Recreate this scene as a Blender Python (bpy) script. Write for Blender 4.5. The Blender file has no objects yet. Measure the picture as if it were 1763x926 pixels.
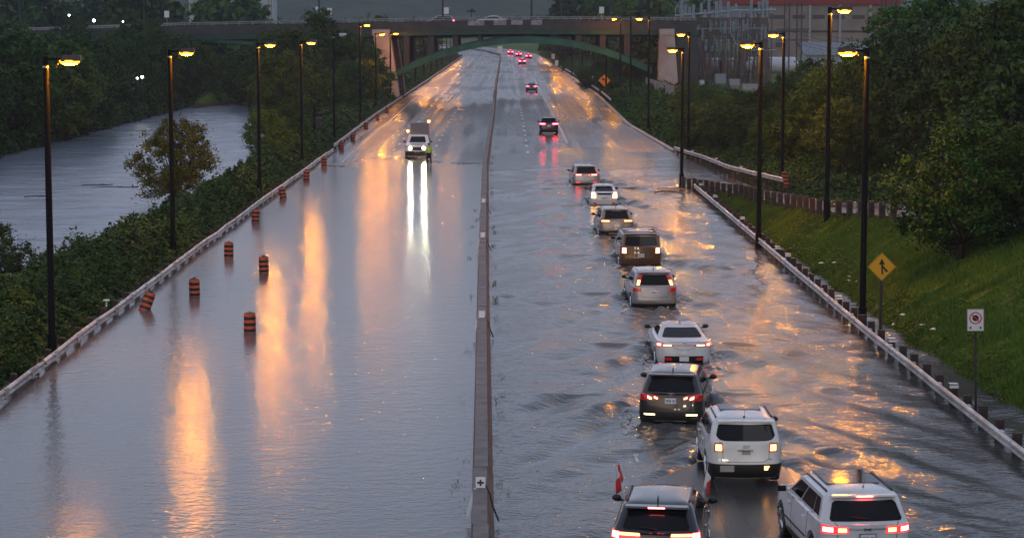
import bpy, bmesh, math, random
import numpy as np
from mathutils import Vector, Matrix
R = math.radians
SC = bpy.context.scene
COL = SC.collection
# ------------------------------------------------------------------ camera
CH = 11.3; FPX = 3800.0; PITCH = math.atan((463-37)/FPX)
cam = bpy.data.cameras.new('camera'); camo = bpy.data.objects.new('camera', cam); COL.objects.link(camo)
cam.sensor_width = 36; cam.lens = 36*FPX/1763; cam.clip_end = 6000; cam.clip_start = 1
camo.location = (0, 0, CH); camo.rotation_euler = (math.pi/2-PITCH, 0, 0); SC.camera = camo
# ------------------------------------------------------------------ world, dusk overcast
W = bpy.data.worlds.new('World'); SC.world = W; W.use_nodes = True
nt = W.node_tree; nt.nodes.clear()
wo = nt.nodes.new('ShaderNodeOutputWorld'); bg = nt.nodes.new('ShaderNodeBackground')
sky = nt.nodes.new('ShaderNodeTexSky'); sky.sky_type = 'NISHITA'; sky.sun_disc = False
sky.sun_elevation = R(8); sky.sun_rotation = R(200); sky.dust_density = 3.0; sky.air_density = 1.0
tc = nt.nodes.new('ShaderNodeTexCoord'); sep = nt.nodes.new('ShaderNodeSeparateXYZ')
nt.links.new(tc.outputs['Generated'], sep.inputs[0])
rmp = nt.nodes.new('ShaderNodeValToRGB')
e = rmp.color_ramp.elements
e[0].position = 0.0; e[0].color = (2.9, 3.2, 4.2, 1)
e[1].position = 1.0; e[1].color = (2.0, 2.2, 2.9, 1)
for p, c in ((0.10, (3.6, 4.0, 5.3, 1)), (0.25, (4.0, 4.5, 5.9, 1)), (0.5, (2.5, 2.85, 3.7, 1))):
    k = e.new(p); k.color = c
nt.links.new(sep.outputs[2], rmp.inputs[0])
wn = nt.nodes.new('ShaderNodeTexNoise'); wn.inputs['Scale'].default_value = 3.0; wn.inputs['Detail'].default_value = 4
wmap = nt.nodes.new('ShaderNodeMapping'); wmap.inputs['Scale'].default_value = (1, 1, 4)
nt.links.new(tc.outputs['Generated'], wmap.inputs[0]); nt.links.new(wmap.outputs[0], wn.inputs['Vector'])
mr = nt.nodes.new('ShaderNodeMapRange'); mr.inputs[3].default_value = 0.78; mr.inputs[4].default_value = 1.2
mr.inputs[1].default_value = 0.3; mr.inputs[2].default_value = 0.7
nt.links.new(wn.outputs[0], mr.inputs[0])
vm = nt.nodes.new('ShaderNodeVectorMath'); vm.operation = 'SCALE'
nt.links.new(rmp.outputs[0], vm.inputs[0]); nt.links.new(mr.outputs[0], vm.inputs['Scale'])
mx = nt.nodes.new('ShaderNodeMix'); mx.data_type = 'RGBA'; mx.inputs[0].default_value = 0.88
nt.links.new(sky.outputs[0], mx.inputs[6]); nt.links.new(vm.outputs[0], mx.inputs[7])
nt.links.new(mx.outputs[2], bg.inputs[0]); bg.inputs[1].default_value = 0.10
nt.links.new(bg.outputs[0], wo.inputs[0])
sun = bpy.data.lights.new('sun', 'SUN'); sun.energy = 0.12; sun.angle = R(25); sun.color = (1, .93, .88)
suno = bpy.data.objects.new('sun', sun); COL.objects.link(suno); suno.rotation_euler = (R(50), 0, R(20))
vs = SC.view_settings; vs.view_transform = 'Standard'; vs.look = 'None'; vs.gamma = 1; vs.exposure = 0.6
cy = SC.cycles
cy.use_denoising = True
cy.sample_clamp_direct = 0; cy.max_bounces = 5; cy.diffuse_bounces = 2; cy.glossy_bounces = 3; cy.transmission_bounces = 2; cy.volume_bounces = 0
cy.transparent_max_bounces = 4; cy.sample_clamp_indirect = 3; cy.caustics_reflective = False; cy.caustics_refractive = False
LAMP = 980.0         # luminance of a sodium lens
HAZE = 0.00017

# ------------------------------------------------------------------ helpers
def DX(u, D): return (u-881.5)/FPX*D            # metric offset of an image column at distance D
def DG(v, z=0.0): return FPX*(CH-z)/(v-37.0)    # distance of a ground row
def tag(o, label=None, cat=None, group=None, kind=None):
    if label: o['label'] = label
    if cat: o['category'] = cat
    if group: o['group'] = group
    if kind: o['kind'] = kind
    return o
def empty(name, loc=(0, 0, 0), rz=0, label=None, cat=None, group=None):
    o = bpy.data.objects.new(name, None); COL.objects.link(o); o.location = loc; o.rotation_euler = (0, 0, rz)
    o.empty_display_size = .2
    return tag(o, label, cat, group)
def mesh_obj(name, v, f, mat, parent=None, smooth=False):
    m = bpy.data.meshes.new(name); m.from_pydata([tuple(p) for p in v], [], f); m.update()
    return link_mesh(name, m, mat, parent, smooth)
def link_mesh(name, m, mat, parent=None, smooth=False):
    for mm in (mat if isinstance(mat, (list, tuple)) else [mat]): m.materials.append(mm)
    if smooth: m.polygons.foreach_set('use_smooth', [True]*len(m.polygons))
    o = bpy.data.objects.new(name, m); COL.objects.link(o)
    if parent: o.parent = parent
    return o
def quads_obj(name, V, mat, parent=None):
    """V: (n,4,3) array of separate quads"""
    n = len(V); m = bpy.data.meshes.new(name)
    m.vertices.add(n*4); m.vertices.foreach_set('co', V.reshape(-1).astype(np.float32))
    m.loops.add(n*4); m.loops.foreach_set('vertex_index', np.arange(n*4, dtype=np.int32))
    m.polygons.add(n); m.polygons.foreach_set('loop_start', np.arange(0, n*4, 4, dtype=np.int32))
    m.update(calc_edges=True)
    return link_mesh(name, m, mat, parent)
def grid_obj(name, X, Y, Z, mat, parent=None, smooth=True):
    """X,Y,Z (r,c) arrays"""
    r, c = X.shape; m = bpy.data.meshes.new(name)
    m.vertices.add(r*c); m.vertices.foreach_set('co', np.stack([X, Y, Z], -1).reshape(-1).astype(np.float32))
    i = (np.arange(r-1)[:, None]*c+np.arange(c-1)[None, :]).reshape(-1)
    q = np.stack([i, i+1, i+c+1, i+c], -1).astype(np.int32); n = len(q)
    m.loops.add(n*4); m.loops.foreach_set('vertex_index', q.reshape(-1))
    m.polygons.add(n); m.polygons.foreach_set('loop_start', np.arange(0, n*4, 4, dtype=np.int32))
    m.update(calc_edges=True)
    return link_mesh(name, m, mat, parent, smooth)
class MB:
    def __init__(s): s.v = []; s.f = []
    def add(s, v, f):
        b = len(s.v); s.v += [tuple(p) for p in v]; s.f += [tuple(i+b for i in q) for q in f]; return s
    def box(s, c, d, rz=0, rx=0, ry=0, top=(1, 1)):
        x, y, z = d[0]/2, d[1]/2, d[2]/2; tx, ty = top
        M = Matrix.Rotation(rz, 3, 'Z') @ Matrix.Rotation(ry, 3, 'Y') @ Matrix.Rotation(rx, 3, 'X'); C = Vector(c)
        p = [(-x, -y, -z), (x, -y, -z), (x, y, -z), (-x, y, -z), (-x*tx, -y*ty, z), (x*tx, -y*ty, z), (x*tx, y*ty, z), (-x*tx, y*ty, z)]
        return s.add([M @ Vector(q)+C for q in p], [(3, 2, 1, 0), (4, 5, 6, 7), (0, 1, 5, 4), (1, 2, 6, 5), (2, 3, 7, 6), (3, 0, 4, 7)])
    def tube(s, p0, p1, r0, r1=None, n=8, cap=True):
        r1 = r0 if r1 is None else r1
        p0 = Vector(p0); p1 = Vector(p1); d = (p1-p0)
        if d.length < 1e-6: return s
        d.normalize(); a = d.orthogonal().normalized(); b = d.cross(a)
        v = []
        for P, r in ((p0, r0), (p1, r1)):
            for i in range(n):
                t = 2*math.pi*i/n; v.append(P+(a*math.cos(t)+b*math.sin(t))*r)
        f = [(i, (i+1) % n, n+(i+1) % n, n+i) for i in range(n)]
        if cap: f += [tuple(range(n-1, -1, -1)), tuple(range(n, 2*n))]
        return s.add(v, f)
    def path(s, pts, r, n=6):
        for a, b in zip(pts, pts[1:]): s.tube(a, b, r, r, n)
        return s
    def lathe(s, prof, c=(0, 0, 0), n=16, M=None):
        C = Vector(c); v = []; M = M or Matrix.Identity(3)
        for r, z in prof:
            for i in range(n):
                t = 2*math.pi*i/n; v.append(M @ Vector((r*math.cos(t), r*math.sin(t), z))+C)
        f = []
        for k in range(len(prof)-1):
            for i in range(n): f.append((k*n+i, k*n+(i+1) % n, (k+1)*n+(i+1) % n, (k+1)*n+i))
        f += [tuple(range(n-1, -1, -1)), tuple(range((len(prof)-1)*n, len(prof)*n))]
        return s.add(v, f)
    def prism(s, pts, y0, y1):
        """pts (x,z) outline extruded along y"""
        n = len(pts); v = [(x, y0, z) for x, z in pts]+[(x, y1, z) for x, z in pts]
        f = [tuple(range(n)), tuple(range(2*n-1, n-1, -1))]+[(i, n+i, n+(i+1) % n, (i+1) % n) for i in range(n)]
        return s.add(v, f)
    def sphere(s, c, r, n=10, k=6):
        r = (r, r, r) if isinstance(r, (int, float)) else r
        pr = [(math.sin(math.pi*j/k), -math.cos(math.pi*j/k)) for j in range(1, k)]
        M = Matrix.Diagonal(r)
        return s.lathe(pr, c, n, M)
    def build(s, name, mat, parent=None, smooth=False, loc=None, bevel=0):
        o = mesh_obj(name, s.v, s.f, mat, parent, smooth)
        if loc: o.location = loc
        if smooth:
            m = o.data
            try: m.set_sharp_from_angle(angle=R(40))
            except Exception: pass
        if bevel:
            b = o.modifiers.new('b', 'BEVEL'); b.width = bevel; b.segments = 2; b.limit_method = 'ANGLE'
        return o
def sweep(path, prof, closed=False):
    """profile (offset to the right of travel, dz) along path of 3-D points -> MB"""
    mb = MB(); P = [Vector(p) for p in path]; n = len(prof); v = []
    for i, p in enumerate(P):
        d = (P[min(i+1, len(P)-1)]-P[max(i-1, 0)]); d.z = 0; d.normalize(); r = Vector((d.y, -d.x, 0))
        for a, z in prof: v.append(p+r*a+Vector((0, 0, z)))
    f = []
    m = n if closed else n-1
    for i in range(len(P)-1):
        for j in range(m):
            f.append((i*n+j, (i+1)*n+j, (i+1)*n+(j+1) % n, i*n+(j+1) % n))
    if closed: f += [tuple(range(n)), tuple(range((len(P)-1)*n+n-1, (len(P)-1)*n-1, -1))]
    return mb.add(v, f)
def copy_tree(o, parent=None):
    c = o.copy(); COL.objects.link(c)
    if parent: c.parent = parent
    for ch in list(o.children): copy_tree(ch, c)
    return c
def sines(seed, lmin, lmax, n):
    r = np.random.RandomState(seed); L = lmin*(lmax/lmin)**r.rand(n); a = r.rand(n)*2*np.pi
    return np.cos(a)*2*np.pi/L, np.sin(a)*2*np.pi/L, r.rand(n)*2*np.pi, L
def snoise(x, y, seed, lmin, lmax, n=10):
    kx, ky, ph, L = sines(seed, lmin, lmax, n); z = np.zeros(np.broadcast(x, y).shape)
    for i in range(n): z = z+np.sin(kx[i]*x+ky[i]*y+ph[i])
    return z/math.sqrt(n/2)/1.4

# ------------------------------------------------------------------ materials
def mat(name, col, rough=.6, metal=0, spec=.5, emit=None, es=0, coat=0, noise=None, bump=None, ncol=None, obj=False):
    m = bpy.data.materials.new(name); m.use_nodes = True; nt = m.node_tree; b = nt.nodes['Principled BSDF']
    b.inputs['Base Color'].default_value = (*col, 1); b.inputs['Roughness'].default_value = rough
    b.inputs['Metallic'].default_value = metal; b.inputs['Specular IOR Level'].default_value = spec
    if coat: b.inputs['Coat Weight'].default_value = coat; b.inputs['Coat Roughness'].default_value = .05
    if emit: b.inputs['Emission Color'].default_value = (*emit, 1); b.inputs['Emission Strength'].default_value = es
    if noise or bump:
        t = nt.nodes.new('ShaderNodeTexCoord'); src = t.outputs['Object']
    if noise:
        n = nt.nodes.new('ShaderNodeTexNoise'); n.inputs['Scale'].default_value = noise; n.inputs['Detail'].default_value = 5
        nt.links.new(src, n.inputs['Vector'])
        r = nt.nodes.new('ShaderNodeValToRGB'); r.color_ramp.elements[0].position = .38; r.color_ramp.elements[1].position = .64
        c2 = ncol or tuple(c*.55 for c in col)
        r.color_ramp.elements[0].color = (*c2, 1); r.color_ramp.elements[1].color = (*col, 1)
        nt.links.new(n.outputs[0], r.inputs[0]); nt.links.new(r.outputs[0], b.inputs['Base Color'])
    if bump:
        n = nt.nodes.new('ShaderNodeTexNoise'); n.inputs['Scale'].default_value = bump[0]; n.inputs['Detail'].default_value = 4
        nt.links.new(src, n.inputs['Vector'])
        bb = nt.nodes.new('ShaderNodeBump'); bb.inputs['Strength'].default_value = bump[1]; bb.inputs['Distance'].default_value = bump[2]
        nt.links.new(n.outputs[0], bb.inputs['Height']); nt.links.new(bb.outputs[0], b.inputs['Normal'])
    return m
M = {}
M['pole'] = mat('pole_paint', (.005, .005, .005), .6, spec=.12, bump=(14, .2, .01))
M['housing'] = mat('housing', (.03, .02, .018), .4)
M['grey_housing'] = mat('grey_housing', (.45, .47, .5), .4)
M['sodium'] = mat('sodium_lens', (.9, .5, .2), .3, emit=(1.0, .31, .0012), es=LAMP)
M['halo_ring'] = mat('amber_halo', (.8, .3, .05), .3, emit=(1, .30, .02), es=3.0)  # amber glow imitating the halo round a lit lens
M['dead_lens'] = mat('dead_lens', (.6, .62, .65), .25)
M['white_lamp'] = mat('white_lamp', (1, 1, 1), .3, emit=(1, .97, .85), es=22)
M['steel'] = mat('galvanised', (.62, .60, .60), .36, .35, noise=1.6, ncol=(.30, .28, .27))
M['post'] = mat('treated_post', (.045, .03, .026), .7, noise=6)
M['reflector'] = mat('reflector', (.7, .7, .72), .4)
M['cap'] = mat('barrier_cap', (.19, .17, .165), .6, noise=2.2, ncol=(.12, .10, .095), bump=(9, .3, .01))
M['side'] = mat('barrier_side', (.21, .125, .10), .6, noise=1.6, ncol=(.10, .065, .055), bump=(7, .4, .02))
M['black'] = mat('black_plastic', (.012, .012, .013), .45)
M['rubber'] = mat('rubber', (.015, .015, .016), .75)
M['orange'] = mat('barrel_orange', (.60, .10, .015), .5, noise=7, ncol=(.34, .06, .02))
M['barrel_black'] = mat('barrel_black', (.012, .012, .012), .45)
M['yellow'] = mat('sign_yellow', (.72, .36, .01), .4)
M['white'] = mat('sign_white', (.72, .72, .74), .4)
M['red'] = mat('sign_red', (.55, .02, .025), .4)
M['concrete'] = mat('concrete', (.42, .36, .33), .75, noise=.8, ncol=(.25, .21, .20), bump=(6, .3, .02))
M['pylon'] = mat('pylon_concrete', (.42, .36, .34), .7, noise=.35, ncol=(.27, .22, .21), bump=(5, .3, .03))
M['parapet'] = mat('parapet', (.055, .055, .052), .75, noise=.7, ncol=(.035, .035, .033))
M['panel'] = mat('pale_panel', (.36, .36, .38), .6, noise=1.5)
M['green_steel'] = mat('green_steel', (.008, .115, .075), .45, noise=.6, ncol=(.006, .07, .048))
M['green_dark'] = mat('green_girder', (.006, .06, .038), .5, noise=.6, ncol=(.006, .04, .028))
M['dark_steel'] = mat('dark_steel', (.025, .025, .028), .6)
M['rail'] = mat('rail_grey', (.30, .31, .33), .5)
M['bark'] = mat('bark', (.035, .026, .02), .85, noise=5)
M['rock'] = mat('lattice_steel', (.17, .125, .105), .6, noise=.8, ncol=(.08, .065, .06))
M['lattice2'] = mat('lattice_dark', (.06, .055, .06), .6)
M['insul'] = mat('porcelain', (.30, .34, .38), .35)
M['tank'] = mat('tank_paint', (.62, .66, .72), .35, noise=1.1, ncol=(.5, .53, .58))
M['beige'] = mat('beige_wall', (.27, .215, .185), .8, noise=.3, ncol=(.2, .16, .14))
M['redwall'] = mat('red_cladding', (.22, .018, .015), .6)
M['shed'] = mat('shed_roof', (.26, .30, .34), .5, noise=2)
M['glass'] = mat('car_glass', (.008, .009, .012), .06, spec=.22)
M['chrome'] = mat('chrome', (.7, .7, .72), .15, 1)
M['plate'] = mat('plate', (.72, .72, .75), .4)
M['platetext'] = mat('plate_text', (.05, .08, .3), .5)
M['vest'] = mat('hi_vis', (.45, .75, .02), .6, emit=(.4, .7, .02), es=.0)
M['tape'] = mat('tape', (.7, .7, .7), .3)
M['cloth'] = mat('dark_cloth', (.012, .013, .018), .8)
M['skin'] = mat('skin', (.42, .25, .18), .55)
M['paint_line'] = mat('road_paint', (.72, .72, .72), .35, noise=2.5, ncol=(.35, .35, .35))
M['litter'] = mat('litter', (.65, .65, .66), .6)
M['kerb'] = mat('kerb', (.34, .29, .26), .4, noise=1.3, ncol=(.2, .17, .16))
M['foam'] = mat('foam', (.55, .53, .52), .5)
M['bldg'] = mat('far_building', (.35, .38, .42), .8)
def lampmat(name, col, es): return mat(name, tuple(min(1, c*.7+.02) for c in col), .2, emit=col, es=es, coat=1)
M['tail_red'] = mat('tail_red', (.30, .008, .01), .12, coat=1, emit=(.8, .01, .01), es=.12)
M['tail_red_on'] = lampmat('tail_red_on', (1, .02, .03), 1.4)
M['bulb_red'] = lampmat('bulb_red', (1, .08, .06), 14)
M['bulb_far'] = lampmat('bulb_far', (1, .03, .06), 26)
M['bulb_amber'] = lampmat('bulb_amber', (1, .42, .10), 5)
M['bulb_warm'] = lampmat('bulb_warm', (1, .62, .30), 3)
M['headlight'] = lampmat('headlight', (1, .90, .62), 1000)
M['beacon'] = lampmat('beacon', (1, .35, .08), 8)

def foliage_mat(name, base, alt):
    m = bpy.data.materials.new(name); m.use_nodes = True; nt = m.node_tree; b = nt.nodes['Principled BSDF']
    oi = nt.nodes.new('ShaderNodeObjectInfo'); ge = nt.nodes.new('ShaderNodeNewGeometry'); tx = nt.nodes.new('ShaderNodeTexCoord')
    n = nt.nodes.new('ShaderNodeTexNoise'); n.inputs['Scale'].default_value = .55; n.inputs['Detail'].default_value = 3
    nt.links.new(ge.outputs['Position'], n.inputs['Vector'])
    a = nt.nodes.new('ShaderNodeMath'); a.operation = 'MULTIPLY_ADD'; a.inputs[1].default_value = .45
    nt.links.new(ge.outputs['Random Per Island'], a.inputs[0]); 
    a2 = nt.nodes.new('ShaderNodeMapRange'); a2.inputs[1].default_value = .3; a2.inputs[2].default_value = .7; a2.inputs[3].default_value = -.15; a2.inputs[4].default_value = .75
    nt.links.new(n.outputs[0], a2.inputs[0]); nt.links.new(a2.outputs[0], a.inputs[2])
    mx = nt.nodes.new('ShaderNodeMix'); mx.data_type = 'RGBA'; mx.inputs[6].default_value = (*base, 1); mx.inputs[7].default_value = (*alt, 1)
    nt.links.new(a.outputs[0], mx.inputs[0])
    mu = nt.nodes.new('ShaderNodeMix'); mu.data_type = 'RGBA'; mu.blend_type = 'MULTIPLY'; mu.inputs[0].default_value = 1
    nt.links.new(mx.outputs[2], mu.inputs[6]); nt.links.new(oi.outputs['Color'], mu.inputs[7])
    nt.links.new(mu.outputs[2], b.inputs['Base Color']); b.inputs['Roughness'].default_value = .55
    b.inputs['Specular IOR Level'].default_value = .15
    return m
M['leaf'] = foliage_mat('leaves', (.017, .052, .012), (.075, .128, .026))
M['leafb'] = foliage_mat('undergrowth_leaves', (.009, .032, .007), (.050, .105, .020))
M['grassleaf'] = foliage_mat('grass_blades', (.062, .125, .016), (.135, .215, .026))

def water_mat(name, base, rough, bumps, disp=1.0):
    m = bpy.data.materials.new(name); m.use_nodes = True; nt = m.node_tree; b = nt.nodes['Principled BSDF']
    b.inputs['Base Color'].default_value = (*base, 1); b.inputs['Roughness'].default_value = rough
    b.inputs['IOR'].default_value = 1.36
    t = nt.nodes.new('ShaderNodeNewGeometry'); prev = None
    for (sc, st, dist, sx) in bumps:
        mp = nt.nodes.new('ShaderNodeMapping'); mp.inputs['Scale'].default_value = (sx, 1, 1); nt.links.new(t.outputs['Position'], mp.inputs[0])
        n = nt.nodes.new('ShaderNodeTexNoise'); n.inputs['Scale'].default_value = sc; n.inputs['Detail'].default_value = 3
        nt.links.new(mp.outputs[0], n.inputs['Vector'])
        bb = nt.nodes.new('ShaderNodeBump'); bb.inputs['Strength'].default_value = st; bb.inputs['Distance'].default_value = dist
        nt.links.new(n.outputs[0], bb.inputs['Height'])
        if prev: nt.links.new(prev.outputs[0], bb.inputs['Normal'])
        prev = bb
    nt.links.new(prev.outputs[0], b.inputs['Normal'])
    return m
M['water_calm'] = water_mat('flood_water_calm', (.115, .115, .122), .15, [(.9, 1, .012, .6), (2.6, 1, .016, .9), (7, 1, .008, 1)])
M['water_rough'] = water_mat('flood_water_rough', (.085, .086, .09), .12, [(3.0, 1, .034, .7), (7, 1, .018, 1)])
M['river'] = water_mat('river_water', (.20, .24, .30), .24, [(.35, 1, .35, .3), (1.6, 1, .12, .4)])

def road_mat():
    m = bpy.data.materials.new('wet_asphalt'); m.use_nodes = True; nt = m.node_tree; b = nt.nodes['Principled BSDF']
    g = nt.nodes.new('ShaderNodeNewGeometry')
    def noise(scale, sx, sy, det=4):
        mp = nt.nodes.new('ShaderNodeMapping'); mp.inputs['Scale'].default_value = (sx, sy, 1); nt.links.new(g.outputs['Position'], mp.inputs[0])
        n = nt.nodes.new('ShaderNodeTexNoise'); n.inputs['Scale'].default_value = scale; n.inputs['Detail'].default_value = det
        nt.links.new(mp.outputs[0], n.inputs['Vector']); return n
    n1 = noise(.8, 1, .010); n2 = noise(.10, 1, .25)
    ad = nt.nodes.new('ShaderNodeMath'); ad.operation = 'ADD'; nt.links.new(n1.outputs[0], ad.inputs[0]); nt.links.new(n2.outputs[0], ad.inputs[1])
    mr = nt.nodes.new('ShaderNodeMapRange'); mr.inputs[1].default_value = .82; mr.inputs[2].default_value = 1.16; mr.inputs[3].default_value = .16; mr.inputs[4].default_value = .40
    nt.links.new(ad.outputs[0], mr.inputs[0]); nt.links.new(mr.outputs[0], b.inputs['Roughness'])
    r = nt.nodes.new('ShaderNodeValToRGB'); r.color_ramp.elements[0].position = .4; r.color_ramp.elements[1].position = .6
    r.color_ramp.elements[0].color = (.035, .034, .036, 1); r.color_ramp.elements[1].color = (.062, .058, .058, 1)
    nt.links.new(n1.outputs[0], r.inputs[0]); nt.links.new(r.outputs[0], b.inputs['Base Color'])
    n3 = noise(6, 1, 1, 3); bb = nt.nodes.new('ShaderNodeBump'); bb.inputs['Distance'].default_value = .0016; bb.inputs['Strength'].default_value = 1
    nt.links.new(n3.outputs[0], bb.inputs['Height']); nt.links.new(bb.outputs[0], b.inputs['Normal'])
    return m
M['road'] = road_mat()
def ground_mat():
    m = bpy.data.materials.new('grassy_ground'); m.use_nodes = True; nt = m.node_tree; b = nt.nodes['Principled BSDF']
    g = nt.nodes.new('ShaderNodeNewGeometry')
    n = nt.nodes.new('ShaderNodeTexNoise'); n.inputs['Scale'].default_value = .45; n.inputs['Detail'].default_value = 6
    nt.links.new(g.outputs['Position'], n.inputs['Vector'])
    r = nt.nodes.new('ShaderNodeValToRGB'); e = r.color_ramp.elements
    e[0].position = .32; e[0].color = (.052, .10, .014, 1); e[1].position = .68; e[1].color = (.105, .17, .022, 1)
    nt.links.new(n.outputs[0], r.inputs[0])
    s = nt.nodes.new('ShaderNodeSeparateXYZ'); nt.links.new(g.outputs['Position'], s.inputs[0])
    n2 = nt.nodes.new('ShaderNodeTexNoise'); n2.inputs['Scale'].default_value = 1.3; n2.inputs['Detail'].default_value = 5
    nt.links.new(g.outputs['Position'], n2.inputs['Vector'])
    a = nt.nodes.new('ShaderNodeMath'); a.operation = 'MULTIPLY_ADD'; a.inputs[1].default_value = -.6; nt.links.new(n2.outputs[0], a.inputs[0]); nt.links.new(s.outputs[2], a.inputs[2])
    mr = nt.nodes.new('ShaderNodeMapRange'); mr.inputs[1].default_value = -.28; mr.inputs[2].default_value = .0; nt.links.new(a.outputs[0], mr.inputs[0])
    mx = nt.nodes.new('ShaderNodeMix'); mx.data_type = 'RGBA'; mx.inputs[6].default_value = (.06, .042, .03, 1)
    nt.links.new(mr.outputs[0], mx.inputs[0]); nt.links.new(r.outputs[0], mx.inputs[7]); nt.links.new(mx.outputs[2], b.inputs['Base Color'])
    b.inputs['Roughness'].default_value = .85; b.inputs['Specular IOR Level'].default_value = .15
    n3 = nt.nodes.new('ShaderNodeTexNoise'); n3.inputs['Scale'].default_value = 5; n3.inputs['Detail'].default_value = 5
    nt.links.new(g.outputs['Position'], n3.inputs['Vector'])
    bb = nt.nodes.new('ShaderNodeBump'); bb.inputs['Distance'].default_value = .12; nt.links.new(n3.outputs[0], bb.inputs['Height']); nt.links.new(bb.outputs[0], b.inputs['Normal'])
    return m
M['ground'] = ground_mat()
M['hill'] = mat('wooded_hill', (.035, .06, .03), .9, noise=.03, ncol=(.018, .034, .02), bump=(.09, 1, 4))

# ------------------------------------------------------------------ plan of the place
MEDY = [40, 48, 100, 170, 263, 380, 682, 727, 826, 914, 1000, 1150]
MEDX = [-.6, -.7, -1.35, -2.1, -2.3, -2.8, -3.6, -4.1, -10, -18.8, -30, -58]
def XM(y): return np.interp(y, MEDY, MEDX)
def XL(y): return np.interp(y, [40, 66, 83, 132, 191, 255, 400, 682, 727, 826, 914, 1000, 1150], [-15.1, -15.2, -15.3, -15.5, -15.5, -15.9, -15.6, -15.4, -16.2, -22.5, -31.5, -43, -72])
def XR(y): return np.interp(y, [40, 56, 77.6, 152, 160, 191, 242, 335, 450, 682, 767, 894, 976, 1150], [13.3, 13.0, 12.6, 12.2, 15.6, 14.0, 12.6, 13.0, 12.0, 9.2, 8, -.3, -13, -45])
RAMP = [(40, 27, 5.5), (60, 24, 4.6), (75, 21, 3.9), (88.4, 19, 3.2), (98, 17.5, 2.6), (104.5, 16.7, 2.2), (110, 15.8, 1.8), (118.7, 15.3, 1.4), (126.4, 14.6, 1.05), (134.5, 14.1, .75), (143, 13.1, .35), (151.7, 11.9, 0.02)]
ry_, rx_, rz_ = [np.array(a, float) for a in zip(*RAMP)]
def XRR(y): return np.interp(y, ry_, rx_)
def ZRR(y): return np.interp(y, ry_, rz_)
def XRO(y): return np.interp(y, [40, 60, 75, 88, 98, 104.5, 110, 121, 137, 160, 175, 191], [32, 29, 26, 24, 22.3, 21, 19.8, 18.4, 17.1, 15.7, 15.2, 14.1])
def XFOOT(y): return np.interp(y, [40, 63, 78, 98, 130, 150, 152], [15.6, 14.7, 13.95, 13.6, 13.3, 12.3, 11.9])
def SHORE(y): return np.interp(y, [40, 95, 112, 130, 150, 175, 200, 230, 280, 340, 600], [-20.6, -20.5, -20.0, -19.6, -19.4, -20, -21, -25.5, -33, -34, -34])
def zroad(x, y):
    left = np.interp(y, [40, 120, 165, 173, 190, 215], [-.34, -.34, -.10, .0, .045, .10])
    right = np.interp(y, [40, 49, 53, 57, 150, 183, 195, 215], [.012, .012, -.03, -.26, -.30, -.07, .0, .10])
    z = np.where(x < XM(y), left, right)
    nearp = np.clip((x-2.3)/1.2, 0, 1)*np.clip((9.0-x)/2, 0, 1)*np.clip((61-y)/4, 0, 1)
    z = np.where((x > XM(y)) & (y < 61), -.3+.345*nearp, z)
    return z+.022*snoise(x*.8, y*.35, 5, 3, 14, 9)
def terrain(x, y):
    x = np.asarray(x, float); y = np.asarray(y, float)
    z = np.full(np.broadcast(x, y).shape, -.8)
    # left bank / river / far bank
    sh = SHORE(y); xl = XL(y)-.35
    bank = np.minimum((xl-x)*.35-.25, .45+.25*snoise(x, y, 3, 6, 20, 8)); bank = np.minimum(bank, (x-sh)*.6-.15)
    riv = np.maximum(-2.0, -.15-(sh-x)*.8)
    farb = np.clip((-44-x)*.3-.3, -2, .7+np.clip((-50-x)*.08, 0, 4))
    land = np.where((y > 290), np.clip((y-308-.9*(-38-x)*0+9*snoise(x, x*0, 72, 4, 14, 8))*.2-.3, -2, 1.5), -2)
    l = np.where(x > sh, bank, np.maximum(np.maximum(riv, farb), np.where(x < -35.5, land, -2)))
    l = np.where((y > 345) & (x < xl), np.minimum((xl-x)*.3-.2, 1.2), l)
    z = np.where(x < xl, l, z)
    # right
    f = XFOOT(y); rr = XRR(y); zr = ZRR(y); ro = XRO(y)
    t = np.clip((x-f)/np.maximum(rr-f, .3), 0, 1)
    slope = -.22+(zr-.08+.22)*np.where(t < 1, t**.9, 1)
    ditch = np.where(x > XR(y)+.1, np.maximum(-.5, -.22-(f-x)*.15), -.8)
    rgt = np.where(x < f, ditch, np.where(x < rr, slope, zr-.12))
    rgt = np.where(x > ro, zr-.12+np.clip((x-ro)*.06, 0, 1.5), rgt)
    rgt2 = np.where(x > XR(y)+.2, np.where(x < ro, zr*0-.4, np.clip((x-ro)*.3-.2, -.2, 1.2)), -.8)
    rgt2b = np.where((y > 191), np.where(x > XR(y)+.3, np.clip((x-XR(y)-.3)*.4-.1, -.1, 1.3), -.8), rgt2)
    rt = np.where(y < 151.7, rgt, rgt2b)
    z = np.where(x > XR(y)+.1, rt, z)
    return z

xs = np.concatenate([[-2500, -1200, -600, -300, -160, -110], np.arange(-90, -15.8, 1.5), np.arange(-15.6, 11, 2.2), np.arange(11.2, 34, .35), np.arange(35, 90, 3), [110, 160, 300, 600, 1200, 2500]])
ys = np.concatenate([[-200, 0, 20], np.arange(36, 215, 1.5), np.arange(216, 400, 5), np.arange(410, 1200, 25), [1300, 1500, 2000, 3500]])
GX, GY = np.meshgrid(xs, ys)
tag(grid_obj('ground', GX, GY, terrain(GX, GY), M['ground']), kind='structure')
# highway
YS = np.concatenate([np.arange(36, 230, 1.0), np.arange(232, 700, 6), np.arange(705, 1150, 12)])
T = np.linspace(0, 1, 60)
a = XL(YS)-.3; b = XR(YS)+.35
RX = a[:, None]+(b-a)[:, None]*T[None, :]; RY = np.repeat(YS[:, None], 60, 1)
tag(grid_obj('road', RX, RY, zroad(RX, RY), M['road']), kind='structure')
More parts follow.
